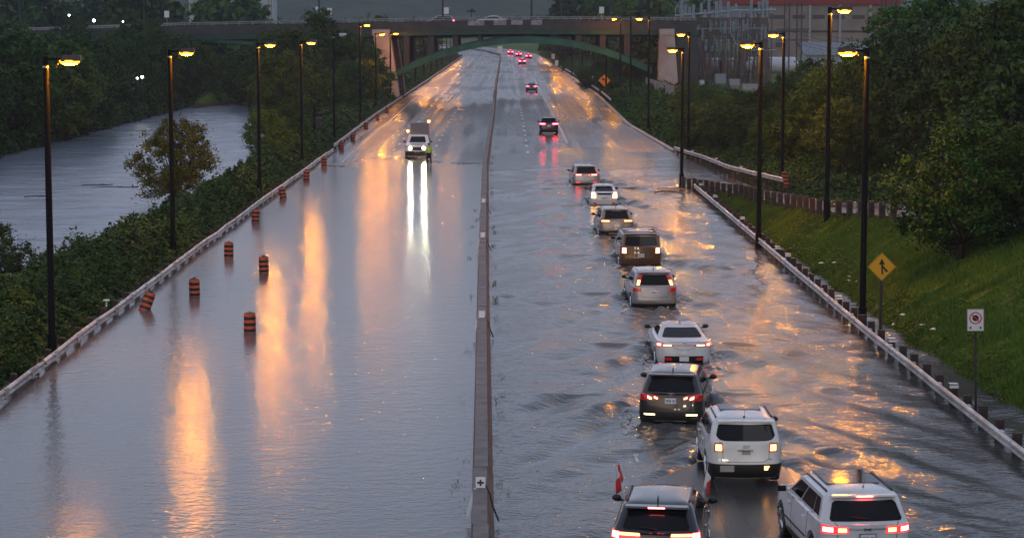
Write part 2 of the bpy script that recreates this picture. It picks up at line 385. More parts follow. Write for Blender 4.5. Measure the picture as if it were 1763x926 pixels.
# ramp road
YR = np.arange(40, 192, 1.5)
RX = XRR(np.minimum(YR, 151))[:, None]+(XRO(YR)-XRR(np.minimum(YR, 151)))[:, None]*np.linspace(0, 1, 8)[None, :]
RX = np.where(YR[:, None] > 151, 11.5+(XRO(YR)[:, None]-11.5)*np.linspace(0, 1, 8)[None, :], RX)
RY = np.repeat(YR[:, None], 8, 1); RZ = np.repeat(np.where(YR < 151, ZRR(YR)+.02, -.02)[:, None], 8, 1)-np.clip((RY-140)/15, 0, 1)*.12
M['ramp'] = mat('ramp_asphalt', (.13, .085, .07), .35, noise=.6, ncol=(.07, .05, .045), bump=(5, .4, .01))
tag(grid_obj('ramp_road', RX, RY, RZ, M['ramp']), kind='structure')
# lane markings
mk = MB()
def dash_line(off, y0, y1, L=3.0, gap=6.0, w=.16, base=XM):
    y = y0
    while y < y1:
        n = max(1, int((min(y+L, y1)-y)/3)); yy = np.linspace(y, min(y+L, y1), n+1)
        for p, q in zip(yy, yy[1:]):
            x0 = float(base(p))+off; x1 = float(base(q))+off; ws = w*(1+p/400)
            zz = [float(zroad(np.array(xx), np.array(yv)))+.012 for xx, yv in ((x0, p), (x0, p), (x1, q), (x1, q))]
            mk.add([(x0-ws/2, p, zz[0]), (x0+ws/2, p, zz[1]), (x1+ws/2, q, zz[2]), (x1-ws/2, q, zz[3])], [(0, 1, 2, 3)])
        y += L+gap
dash_line(-4.7, 172, 690); dash_line(-8.2, 175, 690); dash_line(3.5, 190, 690); dash_line(7.3, 205, 430, 30, 0, .13)
dash_line(4.1, 53.0, 57.4, 4.4, 9, .15); dash_line(-11.6, 178, 330, 30, 0, .06)
tag(mk.build('lane_markings', M['paint_line']), kind='structure')
# ------------------------------------------------------------------ water
CARS_AT = [(5.2, 152.8), (5.7, 135.9), (5.6, 116.7), (6.0, 102), (5.75, 87), (5.8, 72.3), (4.5, 61.7), (5.7, 52.8)]
yl = np.concatenate([np.arange(34, 216, 2.0)]); XW = np.linspace(0, 1, 20)
a = np.interp(yl, [0, 1], [0, 0])+XL(yl)-1.2; b = XM(yl)-.05
WX = a[:, None]+(b-a)[:, None]*XW[None, :]; WY = np.repeat(yl[:, None], 20, 1)
tag(grid_obj('flood_water', WX, WY, WX*0, M['water_calm']), kind='structure')
ya = np.arange(38, 214, .16); nx = 150
a = XM(ya)+.05; b = np.where(ya < 150, XFOOT(ya)+1.0, XRO(np.minimum(ya, 191))+.3)
b = np.where(ya > 191, XR(ya)+.2, b)
tt = np.linspace(0, 1, nx)
WX = a[:, None]+(b-a)[:, None]*tt[None, :]; WY = np.repeat(ya[:, None], nx, 1)
env = .55+.45*snoise(WX, WY, 11, 7, 25, 8)
env = np.clip(env, .15, 1.3)
kx, ky, ph, L = sines(21, .7, 5.0, 34)
H = np.zeros_like(WX)
for i in range(34):
    # favour crests lying across the road
    an = math.atan2(ky[i], kx[i]); an2 = math.pi/2+.85*math.sin(an*1.0+i)
    k = math.hypot(kx[i], ky[i]); H += L[i]**1.2*np.sin(k*math.cos(an2)*WX+k*math.sin(an2)*WY+ph[i])
H = H/math.sqrt(17)*.0095*env*(.75+.45*np.clip((WX-1)/5,0,1))
for cx, cyy in CARS_AT:
    dy = cyy+4.3-WY; dx = np.abs(WX-cx)
    for lam, A, sp in ((2.8, .085, .42), (1.4, .03, .36), (3.6, .05, .62)):
        d = dx-dy*sp-.9
        w = np.where(dy > -.5, np.exp(-(d/2.2)**2)*np.exp(-np.maximum(dy, 0)/22), 0)
        H += A*w*np.sin(2*math.pi*d/lam+1.2)*(1+.5*snoise(WX, WY, 31, 1.5, 5, 6))
    rr2 = (WX-cx)**2/1.6+(WY-cyy+1.2)**2/5
    H += np.exp(-rr2)*.05*snoise(WX, WY, 7, .5, 1.4, 12)
    wash = np.exp(-((WX-cx)/1.1)**2)*np.clip((cyy+.3-WY)/.5, 0, 1)*np.exp(-np.maximum(cyy-WY, 0)/5)
    H += wash*.045*snoise(WX, WY, 8, .4, 1.3, 14)
    bw = np.exp(-((np.abs(WX-cx)-1.15)/.22)**2)*np.exp(-((WY-cyy-2.6)/2.4)**2); H += bw*(.06+.04*snoise(WX, WY, 71, .4, 1.2, 10))
calm = np.clip((WY-165)/30, 0, 1); H = H*(1-.85*calm)
near = np.clip((56-WY)/5, 0, 1)*np.clip((WX-1.0)/2, 0, 1)*np.clip((10-WX)/2, 0, 1); H = H*(1-.8*near)
edge = np.clip((WX-a[:, None])/1.0, 0, 1); H = H*(.4+.6*edge)
tag(grid_obj('flood_water', WX, WY, H+.004, M['water_rough']), kind='structure')
yr = np.arange(20, 345, 1.5); xr = np.arange(-52, -18, .8); A, B = np.meshgrid(xr, yr)
tag(grid_obj('river_water', A, B, -.3+.06*snoise(A*.6, B, 13, 2, 9, 12), M['river']), kind='structure')
# ------------------------------------------------------------------ hills
hx = np.linspace(-1100, 1100, 120); hy = np.linspace(1250, 1750, 24); A, B = np.meshgrid(hx, hy)
Z = np.clip((B-1250)/300, 0, 1)*(64+10*snoise(A, B, 4, 80, 400, 8))+2.5*snoise(A, B, 9, 12, 40, 14)-2
tag(grid_obj('hills', A, B, Z, M['hill']), kind='structure')
# ------------------------------------------------------------------ vegetation
def leaf_quads(P, N, size, rs):
    """rhombic leaves at P facing roughly N"""
    n = len(P); rv = rs.normal(size=(n, 3)); N = N+rv*.7; N /= np.linalg.norm(N, axis=1)[:, None]
    a = np.cross(N, rs.normal(size=(n, 3))); a /= np.linalg.norm(a, axis=1)[:, None]+1e-9; b = np.cross(N, a)
    s = size*(.6+.8*rs.rand(n))[:, None]; b = b*s*.55; a = a*s
    return np.stack([P-a, P-b*.9+a*.1, P+a, P+b*.9+a*.1], 1)
def make_tree(name, h, rad, zlow, nblob, nleaf, leaf, seed, trunk=True):
    rs = np.random.RandomState(seed); root = empty(name); C = []; Rr = []
    tr = MB(); r0 = .022*h+.03; top = h*.62; lean = rs.normal(size=2)*.03*h
    tp = [Vector((0, 0, -.4)), Vector((lean[0]*.4, lean[1]*.4, h*.3)), Vector((lean[0], lean[1], top))]
    tr.tube(tp[0], tp[1], r0*1.2, r0*.8, 8); tr.tube(tp[1], tp[2], r0*.8, r0*.3, 8)
    for i in range(nblob):
        u = (i+.5)/nblob; z = zlow+(h-zlow)*(.08+.86*u); prof = math.sin(math.pi*min(.97, max(.10, .16+.80*u)))**.7
        an = i*2.4+rs.rand(); rr = rad*prof*(.25+.65*math.sqrt(rs.rand())); 
        br = rad*(.24+.22*rs.rand())*(1.15-.4*u)
        C.append((lean[0]*u+rr*math.cos(an), lean[1]*u+rr*math.sin(an), z)); Rr.append((br, br, br*.72))
        t = .25+.6*u*rs.rand(); s = tp[0].lerp(tp[2], min(.95, t)); e_ = Vector(C[-1])
        mid = s.lerp(e_, .5)+Vector((0, 0, -.05*h*rs.rand())); tr.tube(s, mid, r0*.35, r0*.22, 5, False); tr.tube(mid, e_, r0*.22, r0*.06, 5, False)
    C = np.array(C); Rr = np.array(Rr)
    w = Rr[:, 0]**2; k = rs.choice(nblob, nleaf, p=w/w.sum())
    d = rs.normal(size=(nleaf, 3)); d /= np.linalg.norm(d, axis=1)[:, None]
    # sub-clumps inside the lumps give a broken outline
    sub = rs.normal(size=(nblob, 9, 3)); sub /= np.linalg.norm(sub, axis=2)[:, :, None]
    j = rs.randint(0, 9, nleaf); sc = sub[k, j]
    P = C[k]+Rr[k]*(sc*.75+d*(.42*rs.rand(nleaf)**.5)[:, None])
    strag = rs.rand(nleaf) < .10; P[strag] = (C[k]+Rr[k]*sc*1.25+rs.normal(size=(nleaf, 3))*.08*rad)[strag]
    quads_obj('crown', leaf_quads(P, d+np.array([0, 0, .5]), leaf, rs), M['leaf'], root)
    tr.build('trunk', M['bark'], root, True)
    return root
PROTO = {}
def proto(kind, v):
    key = (kind, v)
    if key not in PROTO:
        p = dict(far=(12, 4.6, 1.2, 34, 12000, .22), tall=(13, 4.0, 2.0, 34, 12000, .21), mid=(8, 3.4, .8, 28, 12000, .15), bush=(5.4, 2.7, .5, 34, 20000, .085),
                 shrub=(2.2, 1.5, .1, 12, 3000, .11), dist=(12, 5.5, .6, 18, 2200, .7))[kind]
        PROTO[key] = [make_tree(dict(far='broadleaf_tree', tall='tall_tree', mid='small_tree', bush='bushy_tree', shrub='shrub', dist='broadleaf_tree')[kind], *p, seed=hash_(kind)+v), False]
    return PROTO[key]
def hash_(s): return sum(ord(c)*(i+3) for i, c in enumerate(s))
rnd = random.Random(4)
def tree(kind, x, y, s=1.0, col=(1, 1, 1), label=None, group=None, v=None, z=None, sz=1.0, rz=None):
    v = rnd.randrange(3) if v is None else v
    pr = proto(kind, v)
    if not pr[1]: o = pr[0]; pr[1] = True
    else: o = copy_tree(pr[0])
    zz = float(terrain(np.array(float(x)), np.array(float(y)))) if z is None else z
    o.location = (x, y, max(zz, -.4)-.05); o.rotation_euler = (0, 0, rnd.random()*6.28 if rz is None else rz); o.scale = (s, s, s*sz)
    lum = rnd.uniform(.72, 1.35); wm = rnd.uniform(.85, 1.25)
    for c in o.children: c.color = (col[0]*lum*wm, col[1]*lum, col[2]*lum*rnd.uniform(.8, 1.1), 1)
    for k in ('label', 'category', 'group'):
        if k in o: del o[k]
    tag(o, label, 'shrub' if kind == 'shrub' else 'tree', group)
    return o
LMR = [(1174, 'the ramp tip lamp post'), (1230, 'the left half of the white tank'), (1308, 'the lamp post by the crowded rail posts'), (1347, 'the striped hazard panel'), (1425, 'the lamp post whose arm points right'), (1490, 'the nearest right lamp post'), (1560, 'the loose piece of guard rail'), (1640, 'the left flank of the round dark bush'), (1700, 'the crown of the round dark bush'), (1755, 'the right edge of the photo')]
LML = [(20, 'the left edge of the photo'), (75, 'the nearest left lamp post'), (160, 'the brightest white light'), (245, 'the white lights in the far bank trees'), (300, 'the rusty brown tree'), (400, 'the bend of the river'), (446, 'the third left lamp post'), (487, 'the olive brown tree'), (520, 'the fourth left lamp post'), (576, 'the unlit lamp post'), (621, 'the lamp with the highest head'), (650, 'the pinkish pylon')]
LMB = [(985, 'the far right curve of the highway'), (1022, 'the small white square sign'), (1040, 'the yellow curve sign'), (1067, 'the slim lit lamp post'), (1095, 'the white guard rail under the arch'), (1125, 'the lit lamp in the shrubs'), (1150, 'the right bridge pylon')]
def where(u, D, s, kind, place, LM, Dm, sm):
    d, n = min((abs(u-a), n) for a, n in LM); a = [q for q, m_ in LM if m_ == n][0]
    side = 'behind' if d < 10 else ('left of' if u < a else 'right of')
    return '%s %s tree %s %s, %s' % ('taller' if s > sm else 'lower', kind, side, n, 'nearer row' if D < Dm else 'farther row')
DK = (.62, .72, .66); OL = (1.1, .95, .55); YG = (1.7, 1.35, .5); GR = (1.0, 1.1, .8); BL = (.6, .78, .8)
# far bank of the river
lab = 'dark green tree in the dense row on the far bank of the river'
for i in range(34):
    y = 150+i*5.6+rnd.uniform(-2, 2); row = i % 2
    x = -46.0-row*5-rnd.uniform(0, 2)
    if x < -.232*y-8: x = -.232*y-rnd.uniform(-4, 4) if -.232*y-4 < -46 else x
    q_ = rnd.uniform(.62, .82); tree('far', x, y, q_, DK, where(881.5+x/y*FPX, y, q_, 'far bank', 0, LML, 240, .72), 'trees on the far bank of the river')
for i in range(12):
    y = 190+i*12; tree('far', -58-rnd.uniform(0, 14), y, rnd.uniform(.65, .85), DK, lab, 'trees on the far bank of the river')
for (u, D, s, k, c) in ((40, 205, .9, 'far', DK), (150, 226, .72, 'far', DK), (115, 215, .8, 'far', GR), (230, 300, .95, 'far', DK), (300, 316, .8, 'far', DK), (350, 322, .7, 'far', OL), (400, 318, .62, 'far', DK), (255, 312, 1.0, 'far', DK), (330, 330, .75, 'far', GR)):
    tree(k, DX(u, D), D, s, c, where(u, D, s, 'waterside', 0, LML, 300, .8), 'trees on the far bank of the river', z=-.3)
# between the river and the left carriageway, toward the bridge
lab = 'broadleaf tree in the clump between the river and the left carriageway before the bridge'
for (u, D, s, k, c) in ((545, 300, .98, 'tall', OL), (510, 285, .85, 'far', (.9, .8, .6)), (455, 290, .72, 'far', DK), (480, 306, .82, 'far', OL), (590, 306, .80, 'far', OL), (620, 300, .68, 'far', GR), (640, 314, .62, 'far', GR), (570, 262, .66, 'mid', GR), (600, 272, .8, 'mid', DK), (540, 250, .62, 'mid', DK), (628, 285, .75, 'mid', OL), (430, 300, .66, 'far', DK), (650, 318, .7, 'mid', GR)):
    tree(k, DX(u, D), D, s, c, where(u, D, s, 'leafy', 0, LML, 295, .75), 'clump before the bridge')
tree('mid', DX(487, 232), 232, .98, YG, 'olive brown tree behind the third lamp post, overhanging the river edge')
tree('bush', DX(300, 139), 139, .98, (1.75, .95, .42), 'rusty brown bushy tree alone at the water edge behind the second left lamp post', z=-.1)
tree('bush', DX(462, 176), 176, .78, (1.3, 1.5, .6), 'light green spreading tree between the third and fourth lamp posts by the river', z=.1)
tree('bush', DX(498, 190), 190, .7, (.9, 1.1, .6), 'low round green tree beside the fourth lamp post on the left bank')
tree('bush', DX(-12, 92), 92, .62, (.75, .8, .6), 'dark bush cut off by the left edge of the view beside the river')
for (u, D, s) in ((40, 86, .5), (15, 80, .6), (20, 70, .5), (385, 150, .5), (430, 166, .6), (505, 178, .7), (470, 170, .6)):
    tree('shrub', DX(u, D), D, s, (.85, 1, .8), 'leafy green shrub growing among the undergrowth on the left bank', 'shrubs on the left bank')
# beyond the bridge, both sides
lab = 'hazy broadleaf tree beyond the bridge left of the highway'
for i in range(26):
    D = 350+i*19; tree('dist', XL(D)-rnd.uniform(8, 13), D, rnd.uniform(.55, .8), DK, lab, 'trees beyond the bridge on the left')
lab = 'hazy broadleaf tree beyond the bridge right of the highway'
for i in range(30):
    D = 352+i*17; tree('dist', XR(D)+rnd.uniform(7, 13), D, rnd.uniform(.4, .8), DK, lab, 'trees beyond the bridge on the right')
lab = 'misty tree in the far belt behind the bridge deck'
for i in range(34):
    u = -40+i*30; D = 900+rnd.uniform(-90, 160)
    if 470 < u < 985: D += 260; 
    tree('dist', DX(u, D), D, rnd.uniform(1.1, 1.5)*(1.0 if not 470 < u < 985 else .8), DK, lab, 'misty trees behind the bridge')
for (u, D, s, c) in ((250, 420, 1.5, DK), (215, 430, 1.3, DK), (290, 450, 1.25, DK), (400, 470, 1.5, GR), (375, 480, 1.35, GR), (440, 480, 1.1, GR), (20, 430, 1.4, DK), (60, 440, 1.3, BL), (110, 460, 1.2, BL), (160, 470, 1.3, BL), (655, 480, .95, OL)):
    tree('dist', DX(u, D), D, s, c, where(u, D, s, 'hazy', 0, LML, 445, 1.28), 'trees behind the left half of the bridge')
for (u, D, s, c) in ((1010, 560, 1.9, DK), (1050, 540, 1.7, DK), (1090, 560, 1.8, DK), (1130, 540, 1.7, GR), (1170, 520, 1.5, GR), (990, 590, 1.5, DK), (1070, 500, 1.3, GR), (1120, 470, 1.3, OL)):
    tree('dist', DX(u, D), D, s, c, where(u, D, s, 'hillside', 0, LMB, 535, 1.55), 'trees behind the right end of the bridge')
# right of the ramp
lab = 'dense dark tree in the woodland right of the ramp'
for (u, D, s, k, c) in ((1560, 160, .80, 'far', DK), (1600, 150, .86, 'far', (.75, .8, .6)), (1545, 172, .9, 'tall', GR), (1660, 152, .92, 'far', DK), (1620, 165, 1.0, 'tall', (.8, .95, .6)), (1700, 140, .95, 'far', (.9, .85, .5)), (1755, 138, 1.0, 'far', (.8, .85, .5)), (1740, 124, .92, 'far', (.8, .9, .55)), (1680, 130, .8, 'far', OL), (1790, 120, .9, 'far', DK), (1610, 134, .62, 'far', DK), (1640, 128, .6, 'mid', DK), (1570, 150, .7, 'mid', DK), (1530, 150, .62, 'mid', DK)):
    tree(k, DX(u, D), D, s, c, where(u, D, s, 'dark', 0, LMR, 148, .84), 'woodland right of the ramp')
lab = 'yellowish green tree in the row behind the ramp lamp posts'
for (u, D, s, k, c) in ((1460, 165, .95, 'mid', YG), (1430, 172, .85, 'mid', YG), (1400, 160, .72, 'mid', YG), (1490, 172, 1.05, 'mid', OL), (1370, 172, .62, 'mid', YG), (1500, 150, .62, 'mid', OL), (1445, 152, .62, 'mid', (1.1, 1.0, .5))):
    tree(k, DX(u, D), D, s, c, where(u, D, s, 'yellow green', 0, LMR, 163, .8), 'yellow green trees behind the ramp')
lab = 'dark green low tree on the embankment in front of the switchyard'
for (u, D, s, k, c) in ((1215, 215, .46, 'mid', GR), (1240, 205, .44, 'mid', GR), (1265, 212, .46, 'mid', DK), (1290, 200, .42, 'mid', DK), (1200, 190, .5, 'mid', GR), (1230, 184, .5, 'mid', DK), (1330, 190, .58, 'mid', DK), (1365, 200, .7, 'mid', DK), (1310, 178, .62, 'mid', DK), (1345, 205, .66, 'mid', BL), (1180, 232, .45, 'mid', GR), (1260, 180, .45, 'mid', DK), (1290, 175, .5, 'mid', DK), (1395, 205, .85, 'mid', DK), (1215, 240, .4, 'mid', GR), (1330, 165, .5, 'mid', (1.2, 1.1, .5)), (1365, 160, .55, 'mid', (1.2, 1.1, .5))):
    tree(k, DX(u, D), D, s, c, where(u, D, s, 'dark green', 0, LMR, 198, .63), 'low trees in front of the switchyard')
tree('bush', 17.35, 85, 1.02, (.62, .72, .5), 'big round dark bushy tree standing on the grass slope at right', v=0)
tree('bush', 19.6, 83, .8, (.62, .7, .5), 'dark bushy tree cut off by the right edge above the grass slope', v=1)
for i in range(70):
    D = 195+rnd.random()*150; x = float(XR(D))+rnd.uniform(1.4, 9)
    tree('shrub', x, D, rnd.uniform(.45, .85), GR if rnd.random() < .6 else OL, 'leafy shrub on the embankment right of the highway before the bridge', 'shrubs on the right embankment')
lab = 'tree of the copse at the foot of the right bridge pylon'
for (u, D, s) in ((1010, 372, .55), (1035, 360, .6), (1060, 366, .6), (1090, 350, .55)):
    tree('mid', DX(u, D), D, s, DK, 'dark small tree standing under the right half of the bridge arch', 'trees under the arch')

def cover(name, n, area, hfun, size, m, seed, color=(1, 1, 1)):
    rs = np.random.RandomState(seed); x, y = area(rs, n); z0 = terrain(x, y); h = hfun(x, y)
    keep = (h > .03) & (z0 > -.45); x, y, z0, h = x[keep], y[keep], z0[keep], h[keep]; n = len(x)
    P = np.stack([x, y, z0+h*rs.rand(n)**.45+.02], -1); N = rs.normal(size=(n, 3))*.6+np.array([0, -.3, 1.])
    s = size(y)
    V = leaf_quads(P, N, 1.0, rs); c = V.mean(1, keepdims=True); V = c+(V-c)*s[:, None, None]
    o = quads_obj(name, V, m); o.color = (*color, 1); return tag(o, kind='stuff')
def area_left(rs, n):
    y = 55+(345-55)*rs.rand(n)**1.9; lo = SHORE(y)-.6; hi = XL(y)-.55+.2*rs.rand(n); return lo+(hi-lo)*rs.rand(n), y
def h_left(x, y):
    e = np.clip((XL(y)-.5-x)/1.4, .12, 1); return (.55+.45*snoise(x, y, 17, 2.0, 6, 12)+.3*snoise(x, y, 18, .7, 2, 10))*e*1.05
cover('undergrowth', 260000, area_left, h_left, lambda y: .062+.0005*y, M['leafb'], 3)
def area_far(rs, n):
    y = 150+175*rs.rand(n); return -43.6-rs.rand(n)*8+np.where(y > 306, 10*rs.rand(n), 0), y
cover('undergrowth', 50000, area_far, lambda x, y: (.9+.6*snoise(x, y, 37, 2, 7, 12)), lambda y: .22+0*y, M['leafb'], 6, (.6, .75, .7))
def area_right(rs, n):
    y = 192+(345-192)*rs.rand(n)**1.2; return XR(y)+.7+rs.rand(n)**1.3*16, y
cover('undergrowth', 60000, area_right, lambda x, y: (.45+.4*snoise(x, y, 27, 1.5, 6, 12))*np.clip((x-XR(y)-.5)/1.5, .2, 1)*1.3, lambda y: .1+.0006*y, M['leafb'], 4, (.85, 1, .8))
def area_ramp(rs, n):
    y = 96+(196-96)*rs.rand(n); return XRO(y)+.5+rs.rand(n)*16, y
cover('undergrowth', 60000, area_ramp, lambda x, y: (.5+.4*snoise(x, y, 28, 2, 6, 12))*np.clip((x-XRO(y)-.3)/2, .15, 1)*1.1, lambda y: .15+0*y, M['leafb'], 5, (.9, .9, .6))
# grass on the slope: upright narrow blades
rs = np.random.RandomState(8); n = 270000
y = 54+(150-54)*rs.rand(n)**1.15; x = XFOOT(y)-.1+(np.minimum(XRR(y)-.1, .30*y)-XFOOT(y))*rs.rand(n)
k = (x > XFOOT(y)-.1) & (terrain(x, y) > -.05-.25*rs.rand(n)); x, y = x[k], y[k]; n = len(x)
z = terrain(x, y); hh = (.07+.10*rs.rand(n))*(1+.5*snoise(x, y, 62, 1, 4, 10)); an = rs.rand(n)*6.28; w = .012+.012*rs.rand(n)
lx = rs.normal(size=n)*.05; ly = rs.normal(size=n)*.05
P = np.stack([x, y, z], -1); A = np.stack([np.cos(an)*w, np.sin(an)*w, 0*w], -1); T_ = np.stack([lx, ly, hh], -1)
tag(quads_obj('roadside_grass', np.stack([P-A, P+A, P+T_+A*.3, P+T_-A*.3], 1), M['grassleaf']), kind='stuff')
def area_beyL(rs, n):
    y = 345+380*rs.rand(n); return XL(y)-.6-16*rs.rand(n), y
cover('undergrowth', 60000, area_beyL, lambda x, y: (.9+.5*snoise(x, y, 91, 3, 9, 12))*np.clip((XL(y)-.4-x)/3, .2, 1), lambda y: .30+0*y, M['leafb'], 41, (.9, 1, .9))
def area_beyR(rs, n):
    y = 345+420*rs.rand(n); return XR(y)+1.2+16*rs.rand(n), y
cover('undergrowth', 60000, area_beyR, lambda x, y: (.9+.5*snoise(x, y, 93, 3, 9, 12))*np.clip((x-XR(y)-1)/3, .2, 1), lambda y: .30+0*y, M['leafb'], 42, (.9, 1, .9))
def area_foot(rs, n):
    y = 58+94*rs.rand(n); t = rs.rand(n); k = rs.rand(n) < .6
    return np.where(k, XFOOT(y)+.05+1.3*t**1.5, XRR(y)-1.2*t), y
cover('weeds', 60000, area_foot, lambda x, y: np.clip(.25*snoise(x, y, 81, .8, 4, 14)-.02, 0, .5)*1.2, lambda y: .05+0*y, M['grassleaf'], 9, (.75, .7, .55))
cover('weeds', 60000, lambda rs, n: (lambda y: (XFOOT(y)+(XRR(y)-XFOOT(y))*rs.rand(n), y))(58+94*rs.rand(n)), lambda x, y: np.clip(.3*snoise(x, y, 83, .8, 5, 14)-.12, 0, .35), lambda y: .045+0*y, M['grassleaf'], 19, (.8, .9, .7))
# weeds along the median
rs = np.random.RandomState(12); V = []
for side, n in ((-1, 24), (1, 40)):
    for i in range(n):
        yy = 50+135*rs.rand()**1.2; xx = XM(yy)+side*(.42+.22*rs.rand()); m_ = 14
        h_ = .05+.12*rs.rand()
        px = xx+rs.normal(size=m_)*.05; py = yy+rs.normal(size=m_)*.5; w_ = .006+.006*rs.rand(m_)
        P = np.stack([px, py, np.full(m_, -.05)], -1); A = np.stack([w_, w_*.2, 0*w_], -1); T_ = np.stack([rs.normal(size=m_)*.1, rs.normal(size=m_)*.1, h_*(.5+.7*rs.rand(m_))], -1)
        V.append(np.stack([P-A, P+A, P+T_+A*.3, P+T_-A*.3], 1))
tag(quads_obj('median_weeds', np.concatenate(V), M['grassleaf']), kind='stuff')

# ------------------------------------------------------------------ guard rails
WB = [(0, .155), (.02, .15), (.075, .10), (.075, .06), (.005, .02), (.005, -.02), (.075, -.06), (.075, -.10), (.02, -.15), (0, -.155), (-.006, -.155), (.010, -.148), (.062, -.10), (.062, -.06), (-.008, -.02), (-.008, .02), (.062, .06), (.062, .10), (.010, .148), (-.006, .155)]
def rail_thing(name, label, pts, zc, side, post_side, every, post_h, pw, zpost0=-.4, cat='guard rail', jit=0.0, seed=1, maxposts=99, refl=()):
    """pts: ground line of the beam, side: +1 beam bulges right of travel"""
    r = random.Random(seed); root = empty(name, pts[0], 0, label, cat); o = Vector(pts[0])
    P = [Vector(p)-o for p in pts]
    # resample
    segs = [0]
    for a, b in zip(P, P[1:]): segs.append(segs[-1]+(b-a).length)
    def at(s):
        s = min(max(s, 0), segs[-1])
        for i in range(len(P)-1):
            if s <= segs[i+1]+1e-6: return P[i].lerp(P[i+1], (s-segs[i])/max(1e-6, segs[i+1]-segs[i]))
        return P[-1]
    step = 3.8; n = max(1, int(segs[-1]/step)); line = []
    for i in range(n+1):
        p = at(i*segs[-1]/n).copy(); p.x += r.uniform(-jit, jit); p.z += zc+r.uniform(-jit, jit)*.7; line.append(p)
    prof = [(a*side, z) for a, z in WB]
    if side < 0: prof = prof[::-1]
    sp = sweep(line, prof, True)
    for p in line[1:-1]: sp.box((p.x+side*.04, p.y, p.z), (.095, .34, .325))
    sp.build('beam', M['steel'], root)
    base = None; k = 0; s = .6
    while s < segs[-1] and k < maxposts:
        p = at(s); d = (at(s+.5)-at(s-.5)).normalized(); off = Vector((d.y, -d.x, 0))*post_side*(.10+pw*.5)
        if base is None:
            b = MB(); b.box((0, 0, (post_h+zpost0)/2), (pw, pw*.9, post_h-zpost0)); b.box((-post_side*side*0+side*.0, 0, zc), (pw*.8, pw*.8, .3))
            base = b.build('post', M['post'], root, bevel=.012); q = base
        else: q = base.copy(); COL.objects.link(q)
        q.location = p+off+Vector((0, 0, r.uniform(-.04, .03))); q.rotation_euler = (r.uniform(-.02, .02), r.uniform(-.02, .02), math.atan2(-d.x, d.y))
        if k in refl:
            f = MB(); f.box((0, -pw*.5-.01, post_h-.07), (pw*1.15, .02, .09)); f.box((0, 0, post_h+.008), (pw*1.1, pw*1.1, .016)); g = f.build('reflector', M['reflector'], root); g.location = q.location
        k += 1; s += every
    return root
pl = [(float(XL(y)), y, 0.0) for y in (46, 56, 66, 76, 83, 92, 102, 117, 132, 150, 170, 191)]
rail_thing('guard_rail', 'long pale dented steel guard rail between the flooded left carriageway and the green bank', pl, .27, 1, -1, 2.6, .50, .2, jit=.045, seed=3)
pl = [(float(XL(y)), y, 0.05) for y in (192, 215, 255, 300, 318)]
rail_thing('guard_rail', 'pale guard rail behind the row of striped barrels up to the bridge pylon', pl, .5, 1, -1, 4, .7, .2, jit=.03, seed=4)
pl = [(float(XL(y)), y, 0.05) for y in (322, 360, 400, 500, 600, 682, 727)]
rail_thing('guard_rail', 'brownish guard rail curving away under the bridge on the left', pl, .5, 1, -1, 5, .7, .2, jit=.02, seed=5)
pl = [(float(XR(y)), y, 0.0) for y in (151.5, 140, 128, 116, 104, 92, 77.6, 66, 56, 46)]
rail_thing('guard_rail', 'straight pale guard rail with dark square posts between flood and grass slope', pl, .36, 1, -1, 1.92, .66, .23, jit=.01, seed=6, refl=(3, 8, 16, 24, 26, 34, 40, 45))
pl = [(x, y, z) for (y, x, z) in RAMP[::-1][:-4]]
rail_thing('guard_rail', 'dark guard rail on stout posts along the top of the grass slope beside the ramp', pl, .42, -1, 1, 1.75, .66, .26, zpost0=-.8, jit=.01, seed=7)
for o in COL.objects:
    pass
pl = [(14.0, 190, .0), (15.2, 175, .15), (15.7, 160, .35), (16.5, 147, .7), (17.1, 137, 1.0)]
rail_thing('guard_rail', 'pale curved guard rail across the ramp, ending at the striped hazard panel', pl, .45, 1, -1, 2.6, .68, .2, jit=.02, seed=8, refl=(3, 8, 13))
pl = [(DX(1525, 122), 122, 1.9), (DX(1575, 118), 118, 2.0)]
rail_thing('guard_rail', 'short loose guard rail in the weeds beside the big dark tree', pl, .4, 1, -1, 2, .6, .18, seed=9)
pl = [(float(XR(y))+.7, y, .1) for y in (345, 372, 400, 420, 447, 500)]
rail_thing('guard_rail', 'distant white guard rail beyond the curve under the right side of the arch', pl[::-1], .5, 1, -1, 4, .7, .2, seed=10)
pl = [(float(XR(y))+.7, y, .1) for y in (302, 320, 338)]
rail_thing('guard_rail', 'short white guard rail by the yellow warning sign under the arch', pl[::-1], .5, 1, -1, 3, .7, .2, seed=11)
# kerb on the right before and under the bridge
kp = [(float(XR(y)), y, .02) for y in np.concatenate([np.arange(192, 345, 8), np.arange(345, 900, 20)])]
kb = sweep(kp, [(-.1, -.3), (-.1, .16), (.28, .18), (.28, -.3)], True).build('kerb', M['kerb']); tag(kb, kind='structure')

